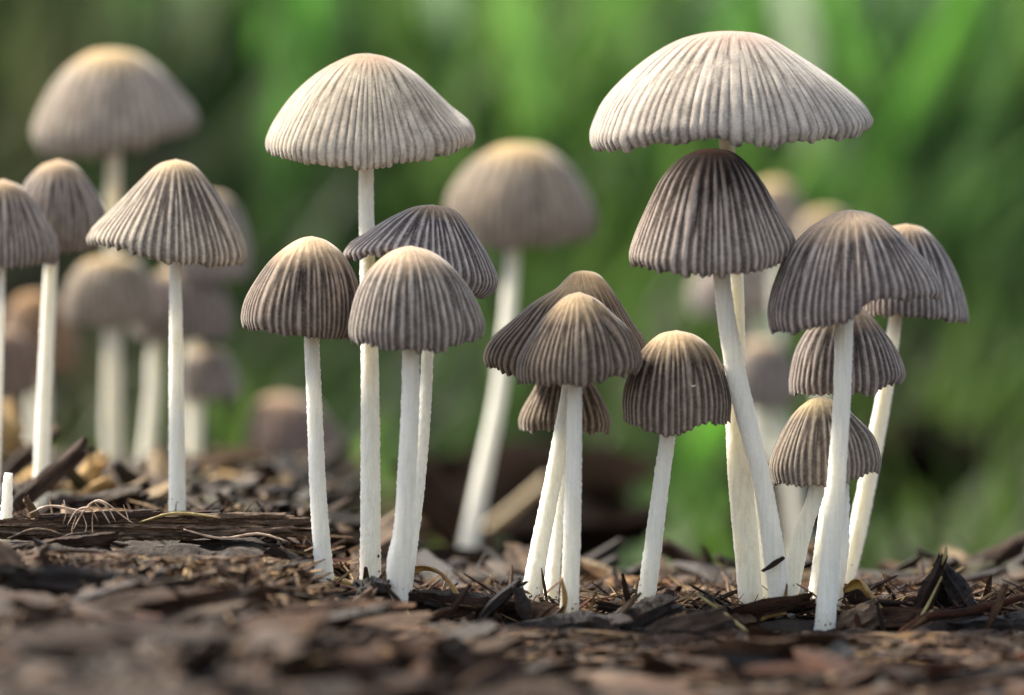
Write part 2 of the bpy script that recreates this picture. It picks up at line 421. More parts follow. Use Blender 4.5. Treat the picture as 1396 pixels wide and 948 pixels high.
# material families (ridge, groove, rim) – the caps' own colours, umber with painted shade added
TAN = (0.62, 0.42, 0.22)
CM = {
 'pale':  lambda: cap_mat((0.62, 0.42, 0.31), (0.64, 0.585, 0.53), (0.11, 0.088, 0.078), (0.65, 0.615, 0.59), 0.15),
 'ivory': lambda: cap_mat((0.64, 0.42, 0.27), (0.76, 0.69, 0.60), (0.17, 0.135, 0.115), (0.78, 0.74, 0.70), 0.09),
 'cream': lambda: cap_mat((0.82, 0.60, 0.33), (0.74, 0.66, 0.58), (0.13, 0.105, 0.095), (0.78, 0.72, 0.64), 0.06),
 'dark':  lambda: cap_mat((0.76, 0.55, 0.33), (0.42, 0.345, 0.29), (0.045, 0.031, 0.025), (0.44, 0.37, 0.325), 0.19),
 'grey':  lambda: cap_mat((0.72, 0.52, 0.33), (0.48, 0.425, 0.41), (0.055, 0.045, 0.045), (0.48, 0.43, 0.42), 0.19),
 'slate': lambda: cap_mat((0.56, 0.38, 0.22), (0.56, 0.51, 0.51), (0.075, 0.065, 0.070), (0.50, 0.46, 0.46), 0.08),
 'umber': lambda: cap_mat((0.040, 0.015, 0.006), (0.52, 0.45, 0.42), (0.048, 0.037, 0.035), (0.64, 0.58, 0.55), 0.12, sheen=0.06, dusky=(0.013, 0.009, 0.008)),  # dark brown crown, with the overhanging cap's shade mixed into the colour
 'soft':  lambda: cap_mat((0.82, 0.58, 0.28), (0.60, 0.52, 0.45), (0.24, 0.205, 0.175), (0.47, 0.42, 0.385), 0.16),
 'violet': lambda: cap_mat((0.68, 0.48, 0.28), (0.54, 0.485, 0.46), (0.13, 0.11, 0.108), (0.58, 0.53, 0.51), 0.10),
 'rust':  lambda: cap_mat((0.52, 0.30, 0.13), (0.40, 0.28, 0.20), (0.22, 0.15, 0.11), (0.38, 0.30, 0.25), 0.15),
}
CMAT = {}
def cmat(k):
    if k not in CMAT: CMAT[k] = CM[k]()
    return CMAT[k]
SMAT = stem_mat(); SMAT_W = stem_mat((0.91, 0.89, 0.78), (0.92, 0.88, 0.74))
GMAT = gill_mat((0.30, 0.24, 0.21)); GMAT_P = gill_mat((0.62, 0.56, 0.50))

def mushroom(label, Y, L, R, F, ribs, mat, stem, Yb=None, group='ribbed mushrooms in sharp focus', sharp=True, gill='d', smat=None, **kw):
    """stem: list of (px, py, width px) from the cap down to the ground"""
    Yb = Y if Yb is None else Yb
    seed = int(L[0][0] * 7 + L[0][1])
    if not sharp: kw.setdefault('rows', 24); kw.setdefault('per', 6)
    cm, gm, (ax, ay, az) = cap_mesh(Y, L, R, F, ribs, seed=seed, **kw)
    y0, y1 = stem[0][1], stem[-1][1]
    pts, rad = [], []
    for (px, py, wd) in stem:
        f = (py - y0) / (y1 - y0) if y1 != y0 else 0
        yy = Y + (Yb - Y) * f
        pts.append(at(px, py, yy)); rad.append(wd * 0.0047 * (50 + yy) / 50)
    # top of the stem reaches up into the cap, the foot goes into the soil
    top = Vector((ax * 0.75 + pts[0].x * 0.25, Y, az - 0.12)) if az - pts[0].z > 0.3 else pts[0] + Vector((0, 0, 0.1))
    pts.insert(0, top); rad.insert(0, rad[0] * 0.75)
    d = (pts[-1] - pts[-2]).normalized(); g = tz(pts[-1].x, pts[-1].y)
    foot = pts[-1] + d * max(0.25, (pts[-1].z - g + 0.2) / max(0.3, -d.z))
    pts.append(foot); rad.append(rad[-1] * 1.22)
    base = Vector((foot.x, foot.y, max(g, foot.z)))
    root = empty('mushroom', base, label, 'mushroom', group)
    inv = Matrix.Translation(-base)
    for me in (cm, gm): me.transform(inv)
    link('cap', cm, cmat(mat), root)
    link('gills', gm, GMAT_P if gill == 'p' else GMAT, root)
    sm_ = tube_mesh(pts, rad, 20 if sharp else 12, 0.026 if sharp else 0.25, 0.008 if sharp else 0.0, seed)
    sm_.transform(inv)
    link('stem', sm_, smat or SMAT, root)
    if sharp:
        r_ = random.Random(seed); V = []; F = []
        ax_ = (pts[-2] - pts[-1]).normalized()
        for i in range(22):
            h = r_.random() ** 3 * 0.5; a = r_.uniform(0, 6.28); q = pts[-2] + (pts[-3] - pts[-2]).normalized() * (h - 0.1)
            rr_ = rad[-2] * 1.02; c = q + Vector((math.cos(a) * rr_, math.sin(a) * rr_, 0)) - base; b = len(V); z_ = r_.uniform(0.008, 0.026)
            V += [tuple(c + Vector((r_.uniform(.4, 1) * dx, r_.uniform(.4, 1) * dy, r_.uniform(.4, 1.4) * dz)) * z_) for dx, dy, dz in ((1,0,0),(-1,0,0),(0,1,0),(0,-1,0),(0,0,1),(0,0,-1))]
            F += [(b + i0, b + i1, b + i2) for i0, i1, i2 in ((0,2,4),(2,1,4),(1,3,4),(3,0,4),(2,0,5),(1,2,5),(3,1,5),(0,3,5))]
        cm_ = bpy.data.meshes.new('soil_crumbs'); cm_.from_pydata(V, [], F)
        tag(link('soil_crumbs', cm_, WM['brown'], root), kind='stuff')
    return root

def build_mushrooms():
    # --- tall left
    mushroom('tall ivory mushroom with wide fluted cap, its stem behind the close group of three', 1.9,
      [(503,73),(478,76),(440,95),(408,121),(384,150),(367,178),(361,196),(364,209)],
      [(503,73),(530,79),(562,97),(592,124),(620,153),(643,174),(649,187),(645,196)],
      [(361,206),(400,218),(450,227),(500,230),(550,224),(600,212),(645,197)], 82, 'ivory',
      [(499,228,21),(501,360,22),(504,480,25),(505,640,28),(505,792,31)], 0.8, gill='p', amp=0.13, pale=True)
    # --- big top right
    mushroom('widest pale silvery mushroom with flattened umbrella cap and scalloped rim, top right', 1.7,
      [(1000,43),(962,45),(926,55),(889,77),(850,111),(823,144),(809,174),(805,191),(812,205)],
      [(1000,43),(1038,48),(1079,71),(1131,107),(1167,138),(1185,158),(1188,168),(1181,178)],
      [(810,205),(840,206),(875,199),(910,197),(960,190),(1000,195),(1055,200),(1100,195),(1150,190),(1185,176)], 86, 'pale',
      [(991,200,22),(1001,330,21),(1003,400,24),(1003,480,27),(1003,560,29),(1009,650,35),(1018,750,36),(1026,850,35)], 0.8,
      gill='p', smat=SMAT_W, amp=0.16, pale=True)
    # --- umber
    mushroom('dark bell mushroom with shaded blackish brown top, directly under the widest pale cap', 0.0,
      [(975,202),(950,205),(925,218),(902,243),(885,275),(870,310),(860,337),(857,352),(862,362)],
      [(975,202),(1000,208),(1022,226),(1042,252),(1058,280),(1073,306),(1084,328),(1081,344)],
      [(860,361),(900,371),(940,376),(980,378),(1020,372),(1060,361),(1082,344)], 62, 'umber',
      [(984,378,24),(998,480,28),(1015,560,29),(1040,660,27),(1056,760,32),(1070,853,34)], 0.2, amp=0.19)
    # --- right group
    mushroom('dark grey ribbed mushroom with lopsided cap raised on its right side', -0.2,
      [(1160,286),(1138,291),(1100,314),(1072,347),(1054,388),(1046,420),(1047,440),(1052,452)],
      [(1160,286),(1190,292),(1222,314),(1252,345),(1275,374),(1286,396),(1283,407)],
      [(1050,452),(1080,455),(1108,449),(1140,444),(1163,438),(1174,424),(1183,413),(1210,409),(1250,409),(1285,406)], 66, 'grey',
      [(1151,440,26),(1148,540,25),(1143,620,26),(1134,740,28),(1124,862,31)], -0.4, depth=0.8)
    mushroom('grey brown capped mushroom leaning out at the far right behind the lopsided cap', 2.8,
      [(1235,305),(1212,311),(1195,330),(1178,365),(1168,400),(1168,420)],
      [(1235,305),(1260,312),(1285,338),(1305,375),(1318,415),(1321,436),(1316,441)],
      [(1168,424),(1200,432),(1230,430),(1270,435),(1318,440)], 54, 'slate',
      [(1221,432,18),(1207,530,22),(1190,620,25),(1170,720,26),(1150,800,27)], 2.6)
    mushroom('brownish ribbed cap mushroom half hidden below the lopsided grey cap', 1.9,
      [(1155,412),(1130,420),(1100,452),(1084,482),(1076,520),(1077,537)],
      [(1155,412),(1178,422),(1198,443),(1217,468),(1230,495),(1234,513),(1226,524)],
      [(1076,537),(1110,538),(1150,540),(1190,537),(1234,516)], 50, 'grey',
      [(1150,540,18),(1134,640,20),(1122,740,22),(1112,815,24)], 1.0, depth=0.8)
    mushroom('smallest right hand mushroom with low tan tipped ribbed cap behind a pale stem', 0.65,
      [(1120,541),(1102,546),(1080,566),(1060,600),(1048,634),(1053,660)],
      [(1120,541),(1142,548),(1168,570),(1190,594),(1200,624),(1198,641)],
      [(1052,660),(1100,664),(1150,660),(1199,642)], 48, 'cream2',
      [(1114,662,22),(1096,720,24),(1082,780,26),(1072,835,27)], 0.7, depth=0.8)
    # --- centre right bell
    mushroom('lone dark bell mushroom with a tan crown and straight leaning stem, centre right', 0.3,
      [(922,450),(897,457),(872,482),(856,515),(849,545),(850,572)],
      [(922,450),(950,458),(974,480),(989,512),(996,545),(995,575)],
      [(850,572),(872,582),(892,591),(912,595),(930,592),(950,583),(968,578),(995,576)], 48, 'dark',
      [(910,594,22),(904,640,23),(896,700,24),(888,765,26),(880,820,27)], 0.3, amp=0.19)
    # --- middle cluster
    mushroom('front mushroom of the middle trio with a creased conical dark cap', -0.2,
      [(790,398),(769,405),(745,429),(722,462),(707,491),(704,510),(706,522)],
      [(790,398),(813,408),(836,429),(858,451),(869,472),(874,494),(868,508)],
      [(704,521),(740,524),(790,527),(830,519),(872,508)], 56, 'dark',
      [(784,526,20),(783,600,22),(780,720,25),(776,838,27)], -0.2, folds=((0.80, 0.13, 0.17, 0.12),), amp=0.19)
    mushroom('rear mushroom of the middle trio, wide dark cap showing behind the creased one', 1.4,
      [(795,369),(781,372),(769,382),(757,394),(726,413),(697,438),(670,463),(659,485),(664,498)],
      [(795,369),(812,372),(826,384),(843,408),(863,440),(878,462),(880,472),(872,486)],
      [(660,498),(700,516),(760,520),(820,515),(876,488)], 60, 'dark',
      [(776,522,20),(764,600,23),(745,700,25),(731,770,27),(721,830,29)], 0.5, amp=0.19)
    mushroom('smallest mushroom of the middle trio, low short cap under the two wider ones', 2.2,
      [(768,497),(742,510),(722,542),(708,570),(708,587)],
      [(768,497),(798,510),(820,542),(832,572),(831,590)],
      [(707,587),(740,589),(770,587),(800,592),(832,591)], 40, 'dark',
      [(769,590,15),(764,660,17),(757,740,20),(749,830,23)], 0.9)
    # --- left centre group
    mushroom('dark bell mushroom with cream crown, leftmost of the close group of three', 0.5,
      [(425,322),(410,325),(392,335),(369,355),(349,382),(334,409),(328,432),(331,447)],
      [(425,322),(445,328),(466,345),(481,369),(489,392),(491,418),(486,448),(476,462)],
      [(329,446),(360,453),(400,460),(440,464),(478,461)], 54, 'dark',
      [(425,462,21),(429,560,22),(434,680,24),(444,806,28)], 0.3)
    mushroom('front grey ribbed bell mushroom with tan crown and swollen stem foot', -0.3,
      [(560,335),(545,338),(528,346),(505,367),(487,397),(477,434),(475,454),(479,466)],
      [(560,335),(588,343),(614,362),(638,391),(655,424),(661,446),(656,463)],
      [(477,466),(520,475),(560,480),(605,479),(622,470),(640,468),(660,460)], 56, 'grey2',
      [(560,480,24),(559,560,26),(555,640,27),(550,720,28),(543,770,34),(543,822,28)], -0.2, folds=((0.55, 0.10, 0.06, 0.5),))
    mushroom('slanted slate grey mushroom behind the front bell, cap drooping to the right', 1.1,
      [(590,279),(562,283),(524,302),(492,325),(469,343),(471,355)],
      [(590,279),(622,288),(650,324),(670,360),(678,386),(669,401),(656,407)],
      [(469,356),(500,351),(535,346),(600,372),(640,404),(660,407)], 56, 'slate',
      [(583,480,16),(578,560,20),(570,660,20),(562,720,22),(552,800,22)], 0.2, depth=0.8)
    # --- left
    mushroom('conical cream ribbed mushroom with straight stem rising behind the long bark piece', 2.6,
      [(240,217),(215,225),(188,250),(158,281),(130,309),(119,325),(122,334)],
      [(240,217),(265,226),(291,257),(316,295),(334,332),(338,350),(332,361)],
      [(120,333),(150,337),(180,345),(220,358),(260,362),(300,365),(335,359)], 62, 'cream',
      [(239,358,16),(240,450,19),(241,580,23),(242,712,25)], 2.4)
    mushroom('slightly blurred violet grey mushroom, second from the left edge', 5.5,
      [(80,217),(55,227),(32,254),(20,290),(20,325),(24,338)],
      [(80,217),(104,227),(126,256),(144,292),(144,322),(132,340)],
      [(22,338),(60,345),(100,345),(140,336)], 50, 'violet',
      [(70,350,18),(65,450,20),(60,560,22),(55,690,24)], 5.0, group='mushrooms slightly out of focus at the left')
    mushroom('slightly blurred violet grey mushroom cut off by the left edge', 4.2,
      [(5,244),(-20,252),(-48,285),(-66,325),(-68,355)],
      [(5,244),(30,256),(55,288),(76,326),(81,348),(75,360)],
      [(-68,360),(-30,366),(10,366),(50,363),(80,357)], 52, 'violet',
      [(2,366,11),(0,450,12),(-3,560,13),(-8,690,14)], 4.2, group='mushrooms slightly out of focus at the left')
    # --- blurred behind
    G = 'blurred mushrooms behind'
    kw = dict(group=G, sharp=False)
    mushroom('tall blurred beige mushroom at the upper left behind the cream one', 15,
      [(155,67),(120,73),(82,103),(56,145),(44,183),(56,208)],
      [(155,67),(190,75),(226,106),(251,138),(268,163),(262,178)],
      [(50,208),(100,217),(150,213),(200,200),(266,176)], 50, 'soft',
      [(155,213,20),(154,300,19),(153,450,18),(150,650,20)], 25, **kw)
    mushroom('tall blurred dome capped mushroom with long leaning stem in the centre background', 15,
      [(710,195),(680,199),(642,222),(618,253),(609,280),(612,312)],
      [(710,195),(745,202),(780,232),(804,268),(814,300),(805,326)],
      [(611,312),(650,335),(700,341),(760,336),(808,322)], 52, 'soft',
      [(700,340,19),(692,440,21),(680,540,22),(662,630,24),(637,752,28)], 14, **kw)
    mushroom('very blurred grey mushroom with thick pale stem behind the second mushroom from the left', 15.5,
      [(150,350),(118,355),(95,380),(86,415),(90,440)], [(150,350),(182,355),(205,380),(214,415),(210,440)],
      [(86,440),(150,448),(214,440)], 44, 'soft', [(153,448,26),(154,520,26),(154,640,28)], 16.5, **kw)
    mushroom('very blurred violet domed mushroom behind the cream conical one', 17,
      [(250,365),(218,370),(192,395),(180,430),(183,458)], [(250,365),(282,370),(306,395),(319,430),(315,460)],
      [(180,460),(250,468),(319,460)], 44, 'soft2', [(213,466,19),(208,540,20),(198,640,23)], 17, **kw)
    mushroom('small very blurred mushroom low at the left, right of the cream stem', 18,
      [(284,474),(262,479),(247,500),(241,525),(245,540)], [(284,474),(304,480),(320,502),(328,528),(324,542)],
      [(241,541),(284,546),(328,542)], 40, 'violet', [(268,545,22),(265,590,22),(262,640,22)], 18, **kw)
    mushroom('blurred grey mushroom mostly hidden behind the cream conical cap', 17,
      [(285,262),(258,268),(240,295),(228,340),(230,375)], [(285,262),(310,268),(330,295),(342,340),(338,375)],
      [(229,378),(285,386),(341,378)], 44, 'violet', [(278,384,22),(262,470,24),(250,660,28)], 22, **kw)
    mushroom('blurred rusty capped mushroom between the two left violet stems', 20,
      [(50,398),(25,404),(8,430),(0,470),(4,505)], [(50,398),(75,404),(95,430),(106,470),(102,505)],
      [(0,505),(50,512),(106,505)], 40, 'rust', [(50,510,30),(52,560,30),(50,640,30)], 20, **kw)
    mushroom('blurred grey mushroom with orange crown at the far left edge', 18,
      [(5,448),(-20,454),(-38,480),(-42,515),(-38,535)], [(5,448),(28,454),(46,480),(53,515),(50,535)],
      [(-40,537),(5,544),(52,537)], 40, 'rust2', [(4,542,24),(2,600,24),(0,670,26)], 18, **kw)
    mushroom('low blurred purplish brown mushroom button near the ground, left centre background', 22,
      [(385,536),(355,545),(335,580),(330,620),(345,645)], [(385,536),(425,548),(455,580),(472,615),(462,642)],
      [(335,645),(390,655),(468,645)], 44, 'rust2', [(395,652,40),(395,668,40),(395,690,42)], 22, **kw)
    mushroom('blurred grey mushroom showing right of the blackish brown topped cap', 27,
      [(1058,244),(1038,250),(1022,272),(1016,300),(1020,325)], [(1058,244),(1078,252),(1092,275),(1098,302),(1094,325)],
      [(1017,327),(1058,334),(1097,327)], 40, 'soft', [(1060,332,14),(1060,500,14),(1062,700,16)], 27, **kw)
    mushroom('blurred tan crowned mushroom peeking over the left of the lopsided grey cap', 25,
      [(1125,284),(1102,290),(1086,312),(1078,340),(1082,360)], [(1125,284),(1148,290),(1165,312),(1172,340),(1168,360)],
      [(1079,362),(1125,370),(1171,362)], 40, 'soft', [(1125,368,12),(1122,500,13),(1118,700,14)], 26, **kw)
    mushroom('blurred purplish mushroom between the lone bell and the lopsided cap', 24,
      [(1040,462),(1018,468),(1000,492),(992,525),(996,552)], [(1040,462),(1062,468),(1080,492),(1088,525),(1084,552)],
      [(993,555),(1040,563),(1087,555)], 40, 'violet', [(1058,560,20),(1075,620,21),(1086,720,22)], 24, **kw)
    mushroom('blurred dusky mushroom just under the rim of the blackish brown topped cap', 28,
      [(1000,345),(975,350),(950,375),(940,400),(945,425)], [(1000,345),(1028,352),(1050,375),(1062,402),(1058,425)],
      [(940,428),(1000,436),(1062,428)], 40, 'violet', [(1028,434,26),(1030,560,28),(1032,690,30)], 28, **kw)
CM['grey2'] = lambda: cap_mat((0.78, 0.58, 0.40), (0.58, 0.53, 0.51), (0.085, 0.070, 0.068), (0.52, 0.48, 0.47), 0.20)
CM['cream2'] = lambda: cap_mat((0.80, 0.62, 0.34), (0.46, 0.40, 0.35), (0.10, 0.08, 0.07), (0.50, 0.44, 0.40), 0.10)
CM['soft2'] = lambda: cap_mat((0.66, 0.48, 0.26), (0.40, 0.35, 0.33), (0.20, 0.17, 0.165), (0.44, 0.39, 0.38), 0.14)
CM['rust2'] = lambda: cap_mat((0.50, 0.33, 0.20), (0.36, 0.28, 0.26), (0.20, 0.15, 0.14), (0.38, 0.32, 0.30), 0.15)
build_mushrooms()

def bare_stem(label, pts, Y, group=None, sharp=True, Yb=None, mat=None):
    P = []; R = []
    for i, (px, py, wd) in enumerate(pts):
        yy = Y + ((Yb if Yb is not None else Y) - Y) * i / (len(pts) - 1)
        P.append(at(px, py, yy)); R.append(wd * 0.005 * (50 + yy) / 50)
    P.append(P[-1] + (P[-1] - P[-2]).normalized() * 0.4); R.append(R[-1])
    me = tube_mesh(P, R, 16, 0.04 if sharp else 0.3, 0.014 if sharp else 0, int(pts[0][0]))
    root = empty('mushroom', P[-1], label, 'mushroom', group); me.transform(Matrix.Translation(-P[-1]))
    link('stem', me, mat or SMAT, root)
bare_stem('short broken white mushroom stem standing at the left edge behind the bark', [(12,645,9),(10,672,13),(9,704,15)], 1.2)
bare_stem('thin greyish stem squeezed between the two thickest stems', [(1022,560,14),(1030,680,17),(1038,780,18),(1044,845,18)], 1.6)
bare_stem('tiny white stem stub between the feet of the two thickest stems', [(1040,822,10),(1046,840,16),(1046,858,18)], 0.5)
bare_stem('slim white stem beside the foot of the pale right hand stem', [(1150,640,14),(1148,740,18),(1140,800,20),(1128,860,22)], 0.5)
bare_stem('blurred pale stem lying slanted beside the foot of the tall dome capped mushroom', [(748,652,14),(705,690,15),(665,722,16)], 20, sharp=False, mat=stem_mat((0.40, 0.33, 0.22), (0.42, 0.35, 0.24)))

# ------------------------------------------------------------------ debris: bark, chips, twigs
def chunk_mesh(L, W, T, seed, nl=14, nr=10, rough=0.12, jag=0.18, bend=0.0, ridges=0.0, taper=0.3, twist=0.0):
    """splintered length of wood along local X: fibrous ridges, jagged broken ends"""
    r_ = np.random.default_rng(seed)
    u = np.linspace(-0.5, 0.5, nl)[:, None]; th = np.linspace(0, 2 * np.pi, nr, endpoint=False)[None, :]
    sq = (np.abs(np.cos(th)) ** 4 + np.abs(np.sin(th)) ** 4) ** -0.25
    prof = r_.uniform(1 - rough, 1 + rough, (1, nr))
    k = max(3, nl // 5)
    slow = np.stack([np.interp(np.linspace(0, k, nl), np.arange(k + 1), r_.uniform(-1, 1, k + 1)) for _ in range(nr)], 1)
    fib = r_.uniform(-1, 1, (1, nr)) * ridges
    rad = sq * prof * (1 + rough * slow + fib + r_.uniform(-1, 1, (nl, nr)) * rough * 0.3)
    ta = 1 - taper * r_.uniform(0.3, 1) * sm(u, 0.05, 0.5) - taper * r_.uniform(0.3, 1) * sm(-u, 0.05, 0.5)
    rad = rad * ta
    jx = np.zeros((nl, nr)); jx[0] = r_.uniform(-jag, jag * 0.6, nr); jx[-1] = r_.uniform(-jag * 0.6, jag, nr); jx[1] = jx[0] * 0.4; jx[-2] = jx[-1] * 0.4
    X = u * L + jx * min(L, 4 * W); tw = twist * u
    yy = rad * np.cos(th) * W / 2; zz = rad * np.sin(th) * T / 2
    Y = yy * np.cos(tw) - zz * np.sin(tw); Z = yy * np.sin(tw) + zz * np.cos(tw) + bend * L * (0.25 - u ** 2)
    V = np.stack([X, Y, Z], -1).reshape(-1, 3)
    F = grid_faces(nl, nr).tolist(); n0 = len(V)
    V = V.tolist()
    V.append([float(X[0].mean() + 0.10 * W), 0, float(Z[0].mean())]); V.append([float(X[-1].mean() - 0.10 * W), 0, float(Z[-1].mean())])
    for j in range(nr):
        F.append([n0, (j + 1) % nr, j]); b = (nl - 1) * nr; F.append([n0 + 1, b + j, b + (j + 1) % nr])
    me = bpy.data.meshes.new('chunk'); me.from_pydata(V, [], F); me.update()
    me.polygons.foreach_set('use_smooth', np.ones(len(me.polygons), bool))
    try: me.set_sharp_from_angle(angle=math.radians(38))
    except Exception: pass
    return me

def place_between(name, a, b, Y, Wpx, T, mat, label, cat, seed, Yb=None, roll=0.0, **kw):
    """a chunk whose ends stand at the two given points"""
    A = at(a[0], a[1], Y); B = at(b[0], b[1], Y if Yb is None else Yb)
    d = B - A; L = d.length; W = Wpx * 0.01 * (50 + Y) / 50
    me = chunk_mesh(L, T, W, seed, **kw)
    o = link(name, me, mat)
    q = d.normalized().to_track_quat('X', 'Z'); o.rotation_mode = 'QUATERNION'
    from mathutils import Quaternion
    o.rotation_quaternion = q @ Quaternion((1, 0, 0), roll)
    o.location = (A + B) / 2
    return tag(o, label, cat)

def strand(name, pts, Y, r, mat, label, cat, jit=0.0, sides=8, flat=1.0, parent=None, step=0.05, Yb=None):
    n = len(pts); P = []; R = []
    for i, p in enumerate(pts):
        yy = Y + ((Yb if Yb is not None else Y) - Y) * i / max(1, n - 1)
        if len(p) > 2: yy += p[2]
        P.append(at(p[0], p[1], yy)); R.append(r * (1 if i not in (0, n - 1) else 0.45))
    me = tube_mesh(P, R, sides, step, jit, int(pts[0][0] + pts[0][1]), flat)
    o = link(name, me, mat, parent)
    if label: tag(o, label, cat)
    return o

def ribbon(name, pts, Y, widths, mat, label, cat, curl=0.3, wdir=(0.15, -0.6, 0.75)):
    """a dry curled leaf strip, with thickness"""
    P = smooth_poly([tuple(at(p[0], p[1], Y + (p[2] if len(p) > 2 else 0))) for p in pts], 40)
    wd = np.interp(np.linspace(0, 1, 40), np.linspace(0, 1, len(widths)), widths) * 0.01
    T = np.gradient(P, axis=0); T /= np.linalg.norm(T, axis=1)[:, None]
    W0 = np.array(wdir, float); nc = 7; V = np.zeros((40, nc, 3))
    for i in range(40):
        a = i / 39 * 2.4 * curl
        W_ = W0 - T[i] * (W0 @ T[i]); W_ /= np.linalg.norm(W_); Nn = np.cross(T[i], W_)
        W_ = W_ * math.cos(a) + Nn * math.sin(a); Nn = np.cross(T[i], W_)
        for j in range(nc):
            q = j / (nc - 1) - 0.5
            V[i, j] = P[i] + W_ * q * wd[i] + Nn * wd[i] * curl * (q * q * 4 - 0.5) * 0.5
    V += rng.uniform(-0.004, 0.004, V.shape)
    me = mesh_np(name, V.reshape(-1, 3), grid_faces(40, nc, False))
    o = link(name, me, mat)
    so = o.modifiers.new('thickness', 'SOLIDIFY'); so.thickness = 0.014
    return tag(o, label, cat)

def build_debris():
    D = WM
    # the long bark piece on the left
    o = place_between('bark_piece', (-60,722), (408,718), 0.6, 27, 0.5, D['brown2'], 'long horizontal fibrous brown bark piece lying along the left mound', 'bark', 3, nl=160, nr=56, rough=0.16, ridges=0.2, jag=0.2, taper=0.75, bend=-0.01, twist=0.5)
    place_between('bark_sliver', (40,716), (300,700), 0.75, 13, 0.3, D['dark brown'], 'thin dark sliver on top of the long bark piece', 'bark', 31, nl=60, nr=16, rough=0.2, ridges=0.1, jag=0.1)
    place_between('bark_sliver', (190,708), (384,704), 0.55, 12, 0.25, D['brown2'], 'thin split fibre at the right tip of the long bark piece', 'bark', 32, nl=50, nr=16, rough=0.2, ridges=0.1, jag=0.1)
    for i, (a, b, w_, lab) in enumerate((((215, 730), (398, 722), 9, 'thin grey fibre peeling from the lower right of the long bark piece'),
            ((60, 705), (215, 698), 8, 'thin brown fibre lying on the upper left of the long bark piece'), ((300, 712), (412, 712), 8, 'short frayed splinter at the tip of the long bark piece'),
            ((250, 738), (372, 744), 9, 'frayed dark fibre hanging under the long bark piece'))):
        place_between('bark_sliver', a, b, 0.35 + 0.1 * i, w_, 0.14, D['grey2' if i % 2 else 'brown2'], lab, 'bark', 700 + i, nl=40, nr=12, rough=0.3, ridges=0.2, jag=0.2, taper=0.7, bend=random.uniform(-.03, .03))
    gold = [((95, 690), (150, 655), 6, 20, 'yellow', 'blurred golden chip left of the cream mushroom stem'), ((165, 672), (228, 690), 9, 24, 'tan2', 'blurred pale chip close left of the cream mushroom stem'),
            ((20, 668), (66, 640), 9, 24, 'yellow', 'blurred golden chip behind the short broken stem'), ((262, 648), (330, 660), 11, 26, 'yellow', 'blurred golden slab right of the cream mushroom stem'),
            ((120, 700), (190, 706), 4, 12, 'tan2', 'pale chip just behind the root tuft'), ((300, 676), (390, 684), 8, 16, 'tan2', 'blurred pale splinter above the bark tip')]
    for i, (a, b, Y, w_, m_, lab) in enumerate(gold):
        place_between('wood_chip', a, b, Y, w_, 0.5, D[m_], lab, 'wood chip', 720 + i, nl=18, nr=12, rough=0.2, ridges=0.15)
    ups = [((606, 846), (640, 800), 9), ((842, 842), (868, 812), 8), ((1206, 862), (1196, 822), 7), ((896, 858), (934, 836), 12), ((1008, 880), (1060, 862), 13), ((742, 858), (768, 828), 8),
           ((1345, 856), (1372, 800), 9), ((480, 846), (508, 822), 8), ((1096, 880), (1150, 856), 12), ((1222, 876), (1268, 850), 10), ((570, 846), (612, 832), 11), ((930, 880), (990, 872), 14)]
    upl = ['beside the black curved shard', 'between the middle trio and the lone bell', 'just right of the silvery wood chip', 'right of the lone bell foot', 'in front of the two thickest stems', 'at the right of the middle trio feet',
           'right of the tepee shaped tuft', 'at the left of the tall ivory foot', 'in front of the pale right stem', 'under the ochre curled leaf', 'right of the swollen stem foot', 'left of the two thickest stems']
    for i, ((a, b, w_), lab) in enumerate(zip(ups, upl)):
        place_between('splinter', a, b, -0.6 - 0.12 * (i % 4), w_, 0.10, D[('dark brown', 'grey2', 'brown', 'tan2')[i % 4]], 'raised ' + ('dark', 'greyish', 'brown', 'pale')[i % 4] + ' splinter ' + lab, 'splinter', 740 + i, nl=22, nr=10, rough=0.22, ridges=0.2, jag=0.2, taper=0.6, bend=random.uniform(-.1, .1))
    place_between('bark_piece', (-30,765), (150,738), 0.1, 30, 0.4, D['dark brown'], 'dark bark fragment under the left end of the long bark piece', 'bark', 33, nl=40, nr=18, rough=0.2, ridges=0.1)
    place_between('wood_chip', (60,760), (215,835), -1.0, 42, 0.5, D['black'], 'blackish rounded stick slanting down below the long bark piece', 'wood chip', 34, nl=40, nr=18, rough=0.1)
    place_between('wood_chip', (160,768), (262,800), -0.3, 48, 0.5, D['grey'], 'whitish lichen covered bark chip below the middle of the long bark piece', 'wood chip', 35, nl=30, nr=18, rough=0.2)
    place_between('wood_chip', (-30,735), (35,800), -2.0, 46, 0.5, D['grey'], 'smooth bluish grey wood chip at the left edge', 'wood chip', 36, nl=20, nr=14, rough=0.06)
    place_between('wood_chip', (371,754), (466,838), 0.0, 27, 0.22, D['dark brown'], 'dark tapered bark splinter leaning against the foot of the leftmost bell stem', 'splinter', 37, nl=46, nr=18, rough=0.14, ridges=0.1, jag=0.1, taper=0.5)
    place_between('wood_chip', (290,800), (440,822), 0.0, 34, 0.5, D['brown'], 'brown grained bark chip left of the leftmost bell stem', 'wood chip', 38, nl=40, nr=18, rough=0.14, ridges=0.08)
    place_between('wood_chip', (425,868), (505,815), -1.2, 26, 0.3, D['grey2'], 'greyish wooden splinter slanting up toward the tall ivory mushroom foot', 'splinter', 39, nl=30, nr=14, rough=0.12, ridges=0.08)
    place_between('bark_piece', (486,808), (530,806), -0.3, 36, 0.4, D['black'], 'lumpy black bark knob at the foot of the tall ivory mushroom', 'bark', 40, nl=22, nr=18, rough=0.28, jag=0.15)
    place_between('bark_piece', (545,822), (720,838), 0.2, 40, 0.5, D['dark brown'], 'mossy dark bark piece between the front bell stem and the middle trio', 'bark', 41, nl=60, nr=24, rough=0.18, ridges=0.08)
